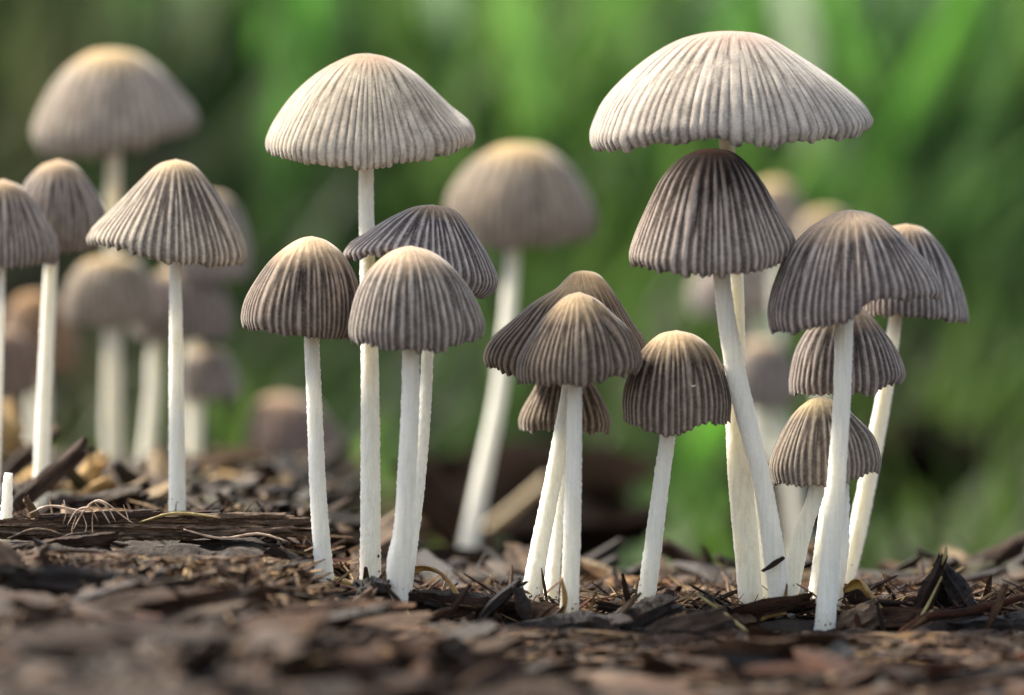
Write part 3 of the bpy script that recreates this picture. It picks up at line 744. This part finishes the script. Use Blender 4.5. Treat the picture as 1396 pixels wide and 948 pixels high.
    place_between('wood_chip', (652,848), (708,796), -0.2, 17, 0.2, D['black'], 'curved black bark shard pointing up left of the middle trio', 'splinter', 42, nl=26, nr=12, rough=0.12, taper=0.5, bend=0.12)
    place_between('wood_chip', (706,803), (722,852), -0.4, 20, 0.15, D['black'], 'small upright black bark shard touching the middle trio feet', 'splinter', 43, nl=20, nr=12, rough=0.12, taper=0.5)
    place_between('wood_chip', (655,862), (735,880), -0.9, 26, 0.35, D['reddish'], 'reddish brown splintered chip in front of the middle trio', 'wood chip', 44, nl=30, nr=16, rough=0.16, ridges=0.1)
    place_between('bark_piece', (722,868), (850,860), -1.0, 50, 0.6, D['black'], 'thick blackish bark block in front of the middle trio', 'bark', 45, nl=40, nr=22, rough=0.2, ridges=0.06)
    place_between('bark_piece', (812,872), (916,824), -0.5, 42, 0.4, D['black'], 'black broken bark block with jagged right end at the foot of the lone bell', 'bark', 46, nl=44, nr=22, rough=0.16, ridges=0.1, jag=0.14)
    place_between('wood_chip', (967,866), (969,814), -0.5, 14, 0.12, D['black'], 'short upright black splinter left of the two thickest stems', 'splinter', 47, nl=20, nr=12, rough=0.16, ridges=0.1, jag=0.1, taper=0.2)
    place_between('wood_chip', (978,856), (1110,862), 0.3, 15, 0.3, D['dark brown'], 'flat dark chip lying across the feet of the two thickest stems', 'wood chip', 48, nl=30, nr=14, rough=0.16, ridges=0.08)
    place_between('wood_chip', (855,890), (980,848), -1.8, 44, 0.5, D['grey'], 'pale grey cracked wood chip below the lone bell mushroom', 'wood chip', 49, nl=40, nr=20, rough=0.2, ridges=0.06)
    place_between('wood_chip', (1128,880), (1192,838), -0.3, 44, 0.35, D['grey'], 'small silvery weathered wood chip right of the pale stem foot', 'wood chip', 50, nl=36, nr=20, rough=0.12, ridges=0.1)
    place_between('wood_chip', (1168,842), (1180,886), -0.5, 9, 0.08, D['reddish'], 'little reddish twig leaning over the silvery wood chip', 'twig', 51, nl=16, nr=8)
    place_between('bark_piece', (1130,800), (1245,848), 0.9, 24, 0.3, D['dark brown'], 'dark folded bark strip behind the ochre curled leaf', 'bark', 52, nl=36, nr=16, rough=0.16, ridges=0.08, bend=-0.05)
    place_between('bark_piece', (1282,772), (1240,872), 0.0, 24, 0.3, D['dark brown'], 'left leg of the dark fibrous tepee shaped bark tuft', 'bark', 53, nl=40, nr=16, rough=0.25, ridges=0.12, taper=0.5)
    place_between('bark_piece', (1284,772), (1336,856), 0.2, 30, 0.3, D['black'], 'right leg of the dark fibrous tepee shaped bark tuft', 'bark', 54, nl=40, nr=16, rough=0.25, ridges=0.12, taper=0.5)
    place_between('bark_piece', (1270,830), (1318,828), 0.5, 66, 0.4, D['black'], 'black crumbly bark core inside the tepee shaped tuft', 'bark', 55, nl=24, nr=18, rough=0.3)
    place_between('bark_piece', (1310,868), (1440,862), -0.4, 50, 0.6, D['black'], 'shiny black bark lump at the right edge', 'bark', 56, nl=40, nr=22, rough=0.14, ridges=0.06)
    place_between('branch', (1286,794), (1420,728), 7.0, 26, 0.35, D['brown'], 'blurred brown branch rising to the right edge', 'branch', 57, nl=40, nr=14, rough=0.1)
    place_between('branch', (10,702), (112,612), 3.8, 24, 0.3, D['grey2'], 'blurred grey brown stick slanting up in front of the second mushroom from the left', 'stick', 58, nl=30, nr=14, rough=0.1)
    place_between('wood_chip', (75,720), (132,630), 6.5, 34, 0.4, D['yellow'], 'blurred straw yellow wood splinter right of the slanting stick', 'wood chip', 59, nl=20, nr=12, rough=0.16)
    place_between('wood_chip', (-20,600), (28,585), 12, 70, 0.7, D['yellow'], 'blurred yellow lump at the left edge below the violet mushroom', 'wood chip', 60, nl=14, nr=12, rough=0.2)
    place_between('wood_chip', (10,645), (75,590), 8.0, 20, 0.3, D['brown'], 'blurred brown stick behind the slanting grey one', 'stick', 61, nl=14, nr=10)
    place_between('wood_chip', (36,682), (56,716), 1.4, 11, 0.12, D['tan'], 'small orange tan chip poking up by the short broken stem', 'wood chip', 62, nl=14, nr=10)
    place_between('wood_chip', (52,716), (86,704), 0.7, 8, 0.1, D['black'], 'tiny black flake lifted on the left part of the long bark piece', 'wood chip', 63, nl=14, nr=8)
    place_between('wood_chip', (250,640), (345,622), 14, 34, 0.9, D['tan2'], 'blurred pale brown slab behind the cream mushroom stem', 'wood chip', 64, nl=14, nr=12)
    place_between('wood_chip', (255,672), (370,655), 12, 40, 1.2, D['near_black'], 'blurred black piece filling the dark gap right of the cream mushroom stem', 'wood chip', 65, nl=14, nr=12)  # solid black piece standing in for a dark gap
    place_between('wood_chip', (268,690), (372,700), 7, 32, 0.8, D['tan2'], 'blurred tan chip just above the right end of the long bark piece', 'wood chip', 66, nl=14, nr=12)
    place_between('bark_piece', (540,792), (690,786), 11, 76, 1.4, D['near_black'], 'blurred black bark lump at the foot of the tall dome capped mushroom', 'bark', 67, nl=20, nr=14, rough=0.25)
    place_between('wood_chip', (560,640), (668,780), 16, 60, 0.8, D['brown'], 'large blurred brown slab slanting behind the dome capped mushroom stem', 'wood chip', 68, nl=20, nr=12)
    place_between('wood_chip', (905,745), (985,800), 7, 24, 0.4, D['brown'], 'blurred brown stick pointing up left behind the two thickest stems', 'stick', 69, nl=20, nr=12)
    place_between('wood_chip', (795,812), (905,800), 4, 34, 0.6, D['tan'], 'blurred pale chip behind the lone bell stem', 'wood chip', 70, nl=20, nr=12)
    place_between('wood_chip', (1175,800), (1290,790), 3.4, 14, 0.3, D['grey2'], 'softly blurred long grey splinter behind the ochre leaf', 'splinter', 71, nl=26, nr=12)
    place_between('wood_chip', (1195,826), (1262,812), 1.6, 18, 0.3, D['grey2'], 'small grey chip in the hollow behind the ochre leaf', 'wood chip', 72, nl=20, nr=12)
    for (nm, a, b, Y, w_, T, m_, lab) in (  # dark masses added to darken the low background
        ('bark_piece', (540, 690), (860, 668), 32, 110, 3.0, 'near_black', 'large very blurred dark lump in the centre background'),
        ('bark_piece', (700, 735), (880, 715), 20, 60, 2.0, 'near_black', 'very blurred black lump left of the lone bell stem'),
        ('bark_piece', (1190, 640), (1340, 650), 60, 130, 4.0, 'near_black', 'very blurred dark lump behind the far right stem'),
        ('bark_piece', (300, 700), (480, 690), 20, 60, 2.0, 'dark brown', 'very blurred dark slab below the purplish brown button mushroom'),
        ('bark_piece', (1010, 700), (1130, 690), 26, 90, 2.0, 'near_black', 'very blurred dark lump behind the right hand group')):
        place_between(nm, a, b, Y, w_, T, D[m_], lab, 'bark', a[0], nl=20, nr=14, rough=0.25)
    # the splinter stuck on the thick stem
    place_between('splinter', (1041,778), (1067,762), -0.05, 7, 0.06, D['dark brown'], 'tiny dark splinter stuck across the thick right leaning stem', 'splinter', 73, nl=16, nr=10, rough=0.2, taper=0.6)
    place_between('crumb', (943,527), (948,526), -0.33, 1.6, 0.02, SMAT, 'tiny white speck on the lone dark bell cap', 'crumb', 74, nl=6, nr=6)
    # straws, roots and twigs
    strand('straw', [(248,748),(330,764),(420,782),(500,802),(530,812)], 1.2, 0.045, STRAW, 'yellow straw stalk running from the long bark piece to the tall ivory foot', 'straw')
    strand('straw', [(490,828),(520,824),(555,838),(600,870)], -1.5, 0.04, STRAW, 'bent pale straw in front of the swollen stem foot', 'straw')
    strand('twig', [(523,797),(545,822),(572,866)], -0.8, 0.035, WM['brown'], 'thin brown twig crossing the swollen stem foot', 'twig')
    strand('twig', [(496,800),(528,782)], 0.2, 0.025, WM['reddish'], 'short reddish twig at the tall ivory mushroom foot', 'twig')
    strand('straw', [(768,840),(770,815),(765,788)], -0.7, 0.04, OCHRE, 'upright amber straw tip in front of the middle trio', 'straw')
    strand('twig', [(712,862),(735,842),(760,822)], -0.9, 0.03, WM['brown'], 'thin twig slanting up at the feet of the middle trio', 'twig')
    strand('straw', [(950,810),(985,835),(1020,862),(1054,882)], -0.9, 0.028, STRAW, 'thin straw slanting down across the foot of the two thickest stems', 'straw')
    strand('twig', [(1180,898),(1225,868),(1262,842),(1310,836),(1360,824),(1420,808)], -0.7, 0.058, WM['reddish'], 'long arching reddish brown twig in the right foreground', 'twig', jit=0.01)
    strand('twig', [(1120,905),(1170,890),(1215,880),(1262,842)], -1.2, 0.05, WM['tan'], 'pale tan twig joining the arching reddish one', 'twig', jit=0.01)
    strand('twig', [(1345,838),(1376,852),(1410,872)], -0.6, 0.035, WM['grey'], 'pale forked twig at the right edge under the arching one', 'twig')
    strand('straw', [(1270,800),(1283,780),(1288,762),(1290,745)], 0.0, 0.03, STRAW, 'pale spire of straw on top of the tepee shaped tuft', 'straw', jit=0.01)
    strand('straw', [(1240,862),(1262,830),(1284,786)], -0.3, 0.022, STRAW, 'long pale fibre leaning on the left of the tepee shaped tuft', 'straw')
    strand('straw', [(1236,852),(1256,842),(1272,832)], -0.5, 0.02, STRAW, 'short pale fibre low on the tepee shaped tuft', 'straw')
    strand('straw', [(1036,846),(1050,838),(1072,836)], -0.1, 0.05, OCHRE, 'orange yellow leaf scrap wedged behind the thick stem foot', 'leaf scrap', flat=0.4)
    strand('straw', [(1078,826),(1092,820),(1112,822)], 0.5, 0.05, OCHRE, 'golden leaf scrap between the thick stem and the pale right stem', 'leaf scrap', flat=0.4)
    strand('twig', [(296,776),(300,762),(304,744)], 0.1, 0.01, WM['dark brown'], 'hair thin upright bristle right of the long bark piece', 'bristle')
    ribbon('leaf_strip', [(555,792,.5),(570,775,.2),(592,776,0),(612,792,-.1),(624,812,-.2),(618,832,-.2)], 0.3, [4, 10, 12, 14, 14, 6], OCHRE, 'dry ochre leaf strip curling over right of the swollen stem foot', 'leaf', 0.5)
    ribbon('leaf_strip', [(1150,805,.2),(1172,795,0),(1188,812,-.2),(1205,832,-.3),(1225,842,-.3),(1250,830,-.2),(1262,812,0)], 0.3, [8, 20, 22, 12, 10, 9, 4], OCHRE, 'curled ochre and brown dry leaf right of the rightmost stems', 'leaf', 0.6)
    for i, (p, Y) in enumerate((([(40,700),(70,690),(120,699),(160,694)], 0.9), ([(190,712),(240,700),(300,706)], 0.35), ([(60,742),(110,728),(170,738)], 0.2),
                                ([(250,722),(300,734),(352,728),(392,738)], 0.2), ([(280,760),(330,752),(388,764)], 0.0), ([(10,735),(50,722),(95,733)], 0.15))):
        strand('twig', p, Y, (0.016, 0.02, 0.024)[i % 3], (ROOT, STRAW, WM['grey'])[i % 3],
               ['pale thread lying behind the root tuft', 'straw thread over the middle of the long bark piece', 'grey twig under the root tuft', 'pale thread along the right half of the long bark piece',
                'straw thread below the right bark tip', 'grey twig at the left end of the long bark piece'][i], 'twig', jit=0.006)
    # rootlets arching over the bark
    root = empty('root_tuft', at(130, 712, 0.3), 'tuft of fine pale rootlets arching over the long bark piece', 'roots')
    R = [[(92,716),(103,698),(118,692),(128,700),(134,712)], [(100,722),(112,700),(128,684),(145,690),(158,712)],
         [(118,694),(132,682),(148,688),(165,702),(182,714)], [(128,684),(140,698),(150,714)], [(86,714),(90,700),(87,682)],
         [(126,700),(126,720),(128,738)], [(104,704),(98,722),(100,740)], [(112,700),(118,718),(112,734)], [(176,712),(172,698),(168,688)]]
    for i, p in enumerate(R):
        o = strand('rootlet', [(q[0], q[1], random.uniform(-.08, .08)) for q in p], 0.25, 0.011 if i < 4 else 0.007, ROOT, None, None, sides=6)
        o.data.transform(Matrix.Translation(-root.location)); o.parent = root
WM['brown2'] = wood_mat('fibrous_bark', (0.035, 0.028, 0.026), (0.46, 0.40, 0.38), fl=14)
WM['grey2'] = wood_mat('grey_brown_wood', (0.045, 0.034, 0.030), (0.20, 0.155, 0.135))
WM['yellow'] = wood_mat('straw_yellow_wood', (0.55, 0.42, 0.20), (0.95, 0.82, 0.50))
WM['tan2'] = wood_mat('faded_wood', (0.28, 0.21, 0.14), (0.72, 0.58, 0.42))
build_debris()

# ------------------------------------------------------------------ loose chips, one object each
def zone(px, py, y):
    row = 'in blurred foreground' if y < -4 else ('in focus' if y < 2.5 else 'blurred behind')
    lm = [(40, 'at the left edge'), (170, 'below the root tuft'), (290, 'below the cream mushroom'), (390, 'below the right bark tip'),
          (470, 'by the leftmost bell stem'), (550, 'by the swollen stem foot'), (650, 'below the tall dome capped mushroom'), (745, 'left of the middle trio feet'),
          (830, 'right of the middle trio feet'), (910, 'by the lone bell stem'), (985, 'between lone bell and thickest stems'), (1075, 'below the two thickest stems'),
          (1150, 'below the pale right stem'), (1230, 'by the curled ochre leaf'), (1310, 'by the tepee shaped tuft'), (1500, 'at the right edge')]
    return row, next(n for x, n in lm if px < x)

def build_loose():
    kinds = []
    # (name, word, list of meshes)
    for nm, word, n, dims in (('wood_chip', 'chunky chip', 7, (1.4, 0.42, 0.26)), ('bark_flake', 'thin bark flake', 6, (1.1, 0.48, 0.10)),
                              ('splinter', 'narrow splinter', 6, (1.7, 0.22, 0.13)), ('twig', 'round twig', 4, (2.2, 0.14, 0.14))):
        ms = {}
        for i in range(n):
            L, W, T = dims; f = random.uniform(0.8, 1.25)
            ms[i] = (L * f, W * random.uniform(.75, 1.3), T * random.uniform(.75, 1.3), i)
        kinds.append((nm, word, ms))
    cache = {}
    tones = [('black', 'blackish', 2.2), ('dark brown', 'dark brown', 3.4), ('brown', 'mid brown', 3.2), ('grey2', 'greyish brown', 2.2), ('grey', 'pale grey', 1.0), ('reddish', 'reddish', 0.5), ('tan', 'light tan', 0.35)]
    recs = []
    plan = [(-11.5, -8.5, 34), (-8.5, -6, 54), (-6, -3.5, 58), (-3.5, 0.2, 84), (0.2, 3, 34), (3, 9, 22)]
    for (y0, y1, n) in plan:
        for i in range(n):
            y = random.uniform(y0, y1); half = 7.3 * (50 + y) / 50
            x = -half + 2 * half * ((i + random.uniform(0, 1)) / n)
            if -0.5 < y < 1.6 and x < -2.6: continue      # keeps the long bark piece clear
            k = random.choices(range(4), (4, 2.5, 3.5, 1.2))[0]; nm, word, ms = kinds[k]
            v = random.choice(list(ms)); tk, tw, _ = random.choices(tones, [t[2] for t in tones])[0]
            if (k, v, tk) not in cache:
                L, W, T, sd = ms[v]
                me = chunk_mesh(L, W, T, 500 + k * 20 + sd, nl=16 if k != 3 else 20, nr=12 if k != 3 else 8, rough=0.22 if k < 3 else 0.08, jag=0.2 if k != 3 else 0.05,
                                bend=random.uniform(-0.05, 0.08), ridges=0.2 if k != 3 else 0.0, taper=0.4, twist=random.uniform(-.4, .4))
                me.materials.append(WM[tk]); cache[(k, v, tk)] = me
            s = random.uniform(0.5, 1.15) * (0.85 if y > -2.5 else 1.35)
            recs.append((nm, word, tw, cache[(k, v, tk)], x, y, s, ms[v]))
    ent = []
    for (nm, word, tw, me, x, y, s, (L, W, T, _)) in recs:
        o = bpy.data.objects.new(nm, me); C.objects.link(o)
        yaw = random.gauss(0, 0.8) if random.random() < .75 else random.uniform(0, math.pi)
        pitch = random.gauss(0, 0.22) if random.random() < .75 else random.uniform(-.5, .5)
        z = tz(x, y) + T * s * 0.35 + abs(math.sin(pitch)) * L * s * 0.25 + random.uniform(0, 0.10 if y > -4 else 0.3)
        top = z + abs(math.sin(pitch)) * L * s * 0.5 + T * s / 2
        # keep the mushroom feet in view
        k = 0.01 * (50 + y) / 50
        pyt = 474 + (CAMZ - top) / k; px = 698 + x / k
        lim = float(top_line(px, y))
        lim -= random.uniform(0, 22) if y < -3 else random.uniform(0, 5)
        if y < -0.2 and pyt < lim: z -= (lim - pyt) * k
        o.location = (x, y, z); o.rotation_euler = (random.gauss(0, 0.3), pitch, yaw); o.scale = (s, s, s)
        row, place = zone(px, pyt, y)
        size = 'small' if s * L < 0.9 else ('long' if s * L > 1.7 else 'medium')
        ent.append([o, f'{size} {tw} {word} {row} {place}', px])
    by = {}
    for e in ent: by.setdefault(e[1], []).append(e)
    for lab, es in by.items():
        es.sort(key=lambda e: e[2])
        for i, e in enumerate(es):
            pre = '' if len(es) == 1 else (('left ', 'right ')[i] if len(es) == 2 else ('leftmost ' if i == 0 else ('rightmost ' if i == len(es) - 1 else 'one middle ')))
            tag(e[0], pre + lab, e[0].name.split('.')[0].replace('_', ' '), 'loose pieces of wood mulch')
build_loose()

# ------------------------------------------------------------------ fine mulch nobody could count
def bits_mesh(name, n, ysamp, dims, tones, sides=5, seg=3, tilt=0.25, lift=0.05, spread=8.5, seed=1, lim=True):
    r_ = np.random.default_rng(seed); V = []; F = []; Cc = []
    th = np.linspace(0, 2 * np.pi, sides, endpoint=False)
    for i in range(n):
        y = ysamp(r_); half = spread * (50 + y) / 50; x = r_.uniform(-half, half)
        if lim and -0.6 < y < 1.8 and x < -2.5: y -= 2.3; x *= 0.97
        L = dims[0] * r_.uniform(.4, 1.4); W = dims[1] * r_.uniform(.4, 1.5); T = dims[2] * r_.uniform(.5, 1.4)
        yaw = r_.uniform(0, np.pi); pt = r_.normal(0, tilt)
        z = tz(x, y) + lift * r_.uniform(0, 1.6)
        if lim and y < 0:
            k = 0.01 * (50 + y) / 50; px = 698 + x / k; l_ = float(top_line(px, y)) + 3
            ztop = CAMZ + (474 - l_) * k
            z = min(z, ztop - abs(math.sin(pt)) * L / 2)
        d = np.array([math.cos(yaw) * math.cos(pt), math.sin(yaw) * math.cos(pt), math.sin(pt)])
        a = np.array([-math.sin(yaw), math.cos(yaw), 0]); b = np.cross(d, a)
        bend = r_.uniform(-.15, .15) * L
        base = len(V)
        for k in range(seg + 1):
            u = k / seg - 0.5; tp = 1 - 0.6 * abs(2 * u) ** 3
            c = np.array([x, y, z]) + d * u * L + b * bend * (0.25 - u * u) * 4 * 0.3
            jit = r_.uniform(0.75, 1.2, sides)
            for j in range(sides):
                V.append(c + (a * math.cos(th[j]) * W / 2 + b * math.sin(th[j]) * T / 2) * tp * jit[j] + d * r_.uniform(-.04, .04) * L)
        for k in range(seg):
            for j in range(sides):
                F.append([base + k * sides + j, base + k * sides + (j + 1) % sides, base + (k + 1) * sides + (j + 1) % sides, base + (k + 1) * sides + j])
        F.append([base + j for j in range(sides)][::-1]); e = base + seg * sides; F.append([e + j for j in range(sides)])
        c = np.array(tones[r_.integers(len(tones))]) * r_.uniform(.45, 1.15)
        Cc += [c] * ((seg + 1) * sides)
    me = bpy.data.meshes.new(name); me.from_pydata([tuple(v) for v in V], [], F); me.update()
    ca = me.attributes.new('tint', 'FLOAT_COLOR', 'POINT'); cc = np.ones((len(V), 4), np.float32); cc[:, :3] = np.array(Cc); ca.data.foreach_set('color', cc.ravel())
    return me
BT = [(0.03, 0.02, 0.015), (0.06, 0.04, 0.03), (0.11, 0.07, 0.05), (0.16, 0.11, 0.08), (0.20, 0.16, 0.13), (0.14, 0.06, 0.03), (0.32, 0.25, 0.18), (0.30, 0.27, 0.25)]
FT = [(0.10, 0.06, 0.04), (0.05, 0.03, 0.02), (0.22, 0.15, 0.10), (0.45, 0.34, 0.20), (0.18, 0.08, 0.04)]
link('mulch_crumbs', bits_mesh('mulch_crumbs', 7000, lambda r: r.uniform(-13.5, 6) if r.random() < 0.5 else r.uniform(-4.5, 3), (0.5, 0.12, 0.06), BT[:5] + BT[:3] + [(0.10, 0.05, 0.03)], seed=2), TINT_WOOD)
tag(bpy.data.objects['mulch_crumbs'], 'fine brown mulch crumbs covering the ground', 'mulch', kind='stuff')
link('mulch_fibres', bits_mesh('mulch_fibres', 4200, lambda r: r.uniform(-4.5, 4), (0.8, 0.028, 0.024), FT, sides=4, seg=4, tilt=0.4, lift=0.16, seed=3), TINT_WOOD)
tag(bpy.data.objects['mulch_fibres'], 'thin brown and tan fibres scattered through the mulch', 'mulch', kind='stuff')
link('mulch_shreds', bits_mesh('mulch_shreds', 3400, lambda r: r.uniform(-9.5, 4), (1.0, 0.10, 0.05), [(0.05, 0.03, 0.02), (0.09, 0.055, 0.035), (0.025, 0.016, 0.012), (0.16, 0.10, 0.06), (0.24, 0.17, 0.10)], sides=4, seg=4, tilt=0.36, lift=0.14, seed=9), TINT_WOOD)
tag(bpy.data.objects['mulch_shreds'], 'tangled brown shreds of wood lying over the ground', 'mulch', kind='stuff')
link('mulch_beyond', bits_mesh('mulch_beyond', 3600, lambda r: 5 + 45 * r.uniform(0, 1) ** 1.5, (1.6, 0.5, 0.3), [(0.02, 0.014, 0.01), (0.04, 0.028, 0.02), (0.07, 0.05, 0.035), (0.05, 0.05, 0.025), (0.12, 0.085, 0.06), (0.22, 0.17, 0.10)], seed=4, spread=11, tilt=0.3, lift=0.15, lim=False), TINT_WOOD)
tag(bpy.data.objects['mulch_beyond'], 'blurred wood mulch stretching back behind the mushrooms', 'mulch', kind='stuff')

# ------------------------------------------------------------------ grass behind
def patch(x, y, o=0.0):
    return noise.noise(Vector((x * 0.07 + o, y * 0.03 + o, 5.5 + o)))

def blade(V, F, Cc, x, y, z, L, W, yaw, lean, curve, col, r_, seg=6):
    dx, dy = math.cos(yaw), math.sin(yaw); base = len(V)
    fx, fy = -dy, dx
    for k in range(seg + 1):
        u = k / seg; wd = W * (1 - u ** 2.2) * (0.55 + 0.9 * u * (1 - u) * 2) * 0.5 + 0.01
        off = lean * u * L + curve * L * u * u; h = L * (u - 0.25 * abs(curve) * u * u)
        cx, cy, cz = x + dx * off, y + dy * off, z + h
        for s, lift in ((-1, 0.0), (0, -0.12 * W), (1, 0.0)):
            V.append((cx + fx * wd * s + dx * lift, cy + fy * wd * s + dy * lift, cz))
        Cc.extend([col] * 3)
    for k in range(seg):
        for s in range(2):
            a = base + k * 3 + s; F.append([a, a + 1, a + 4, a + 3])

def grass_color(x, y, r_):
    g = patch(x, y); h = patch(x, y, 9.0)
    if g > 0.18: c = np.array((0.24, 0.56, 0.07))
    elif g > -0.12: c = np.array((0.17, 0.45, 0.09))
    else: c = np.array((0.11, 0.27, 0.08))
    if h < -0.25: c = c * 0.4 + np.array((0.25, 0.46, 0.09)) * 0.65
    if h > 0.22: c = c * 0.5 + np.array((0.42, 0.56, 0.42)) * 0.7
    lowf = 1 - float(sm(y, 70, 150)); c = c * (1 - 0.78 * lowf) + np.array((0.012, 0.008, 0.004)) * lowf                       # short front grass darkened in colour for its self-shading, lush grass behind
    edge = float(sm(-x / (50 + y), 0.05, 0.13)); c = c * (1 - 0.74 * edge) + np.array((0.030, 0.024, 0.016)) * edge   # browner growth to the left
    if r_.random() < 0.09 and y > 110: c = np.array((0.34, 0.36, 0.20))
    return c * r_.uniform(.72, 1.25)

def build_grass():
    r_ = np.random.default_rng(11); V, F, Cc = [], [], []
    for i in range(6500):
        y = 20 + 190 * r_.uniform(0, 1) ** 0.8
        half = 9 + 0.22 * (50 + y); x = r_.uniform(-half, half)
        near = sm(y, 40, 125)
        L = (2.2 + 15 * near) * r_.uniform(.6, 1.3)
        W = r_.uniform(0.7, 1.9) * (0.5 + 0.7 * near)
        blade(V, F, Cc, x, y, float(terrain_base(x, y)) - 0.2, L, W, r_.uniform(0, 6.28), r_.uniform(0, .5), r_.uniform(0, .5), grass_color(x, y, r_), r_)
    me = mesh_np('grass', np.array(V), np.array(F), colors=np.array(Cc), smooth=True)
    tag(link('grass', me, TINT_GRASS), 'tall blurred green grass behind the mushrooms', 'grass', kind='stuff')
    big = [
     ('broad bright green grass blade crossing the upper right corner diagonally', (1170, 330), (1345, -60), 88, 56, (0.17, 0.46, 0.05)),
     ('broad green grass blade slanting the other way at the upper right', (1260, 260), (1120, -60), 94, 50, (0.20, 0.50, 0.07)),
     ('pale whitish green blade hanging at the top right of the widest cap', (1125, 150), (1065, -60), 90, 60, (0.46, 0.56, 0.38)),
     ('bright green grass blade rising left of the tall ivory mushroom', (395, 330), (420, -80), 86, 60, (0.14, 0.42, 0.05)),
     ('long green grass blade leaning across the far upper right', (1400, 330), (1300, -40), 98, 54, (0.16, 0.44, 0.06)),
     ('pale bluish green blade above the tall dome capped mushroom', (620, 140), (590, -80), 96, 70, (0.40, 0.56, 0.36)),
     ('yellow green blade left of the widest pale cap', (745, 260), (690, -80), 92, 70, (0.22, 0.46, 0.10)),
     ('short bright green blade between the lone bell and the middle trio', (950, 690), (985, 540), 60, 60, (0.16, 0.50, 0.04)),
     ('dark green blade behind the far right mushroom', (1330, 560), (1380, 300), 92, 60, (0.03, 0.10, 0.02)),
     ('bright green grass blade at the left between blurred stems', (300, 620), (370, 250), 88, 50, (0.07, 0.22, 0.02)),
    ]
    for (lab, a, b, Y, wpx, col) in big:
        A = at(*a, Y); B = at(*b, Y + 3); k = 0.01 * (50 + Y) / 50
        A0 = A + (A - B) * 0.0
        V, F, Cc = [], [], []; d = B - A; g = float(terrain_base(A.x, Y))
        # root it in the ground along its own line
        t = (A.z - g) / max(1e-3, d.z); rootp = A - d * t if abs(d.x / d.z * (A.z - g)) < 12 else Vector((A.x, Y, g))
        rootp.y = Y
        dd = B - rootp; n = 9
        Pm = [rootp + dd * (i / n) + Vector((0, 1.5 * math.sin(i / n * 3.14), 0)) for i in range(n + 1)]
        for i, p in enumerate(Pm):
            u = i / n; wd = wpx * k * 0.5 * min(1, (1.25 - u) * 1.6) * (0.6 + 0.4 * min(1, u * 3))
            side = Vector((dd.z, 0, -dd.x)).normalized()
            for s, f in ((-1, 0), (0, 0.25), (1, 0)):
                V.append(tuple(p + side * wd * s - rootp + Vector((0, f * wd, 0)))); Cc.append(col)
        for i in range(n):
            for s in range(2):
                q = i * 3 + s; F.append([q, q + 1, q + 4, q + 3])
        me = mesh_np('grass_blade', np.array(V), np.array(F), colors=np.array(Cc))
        o = link('grass_blade', me, TINT_GRASS); o.location = rootp
        tag(o, lab, 'grass blade', 'broad grass blades behind')
build_grass()
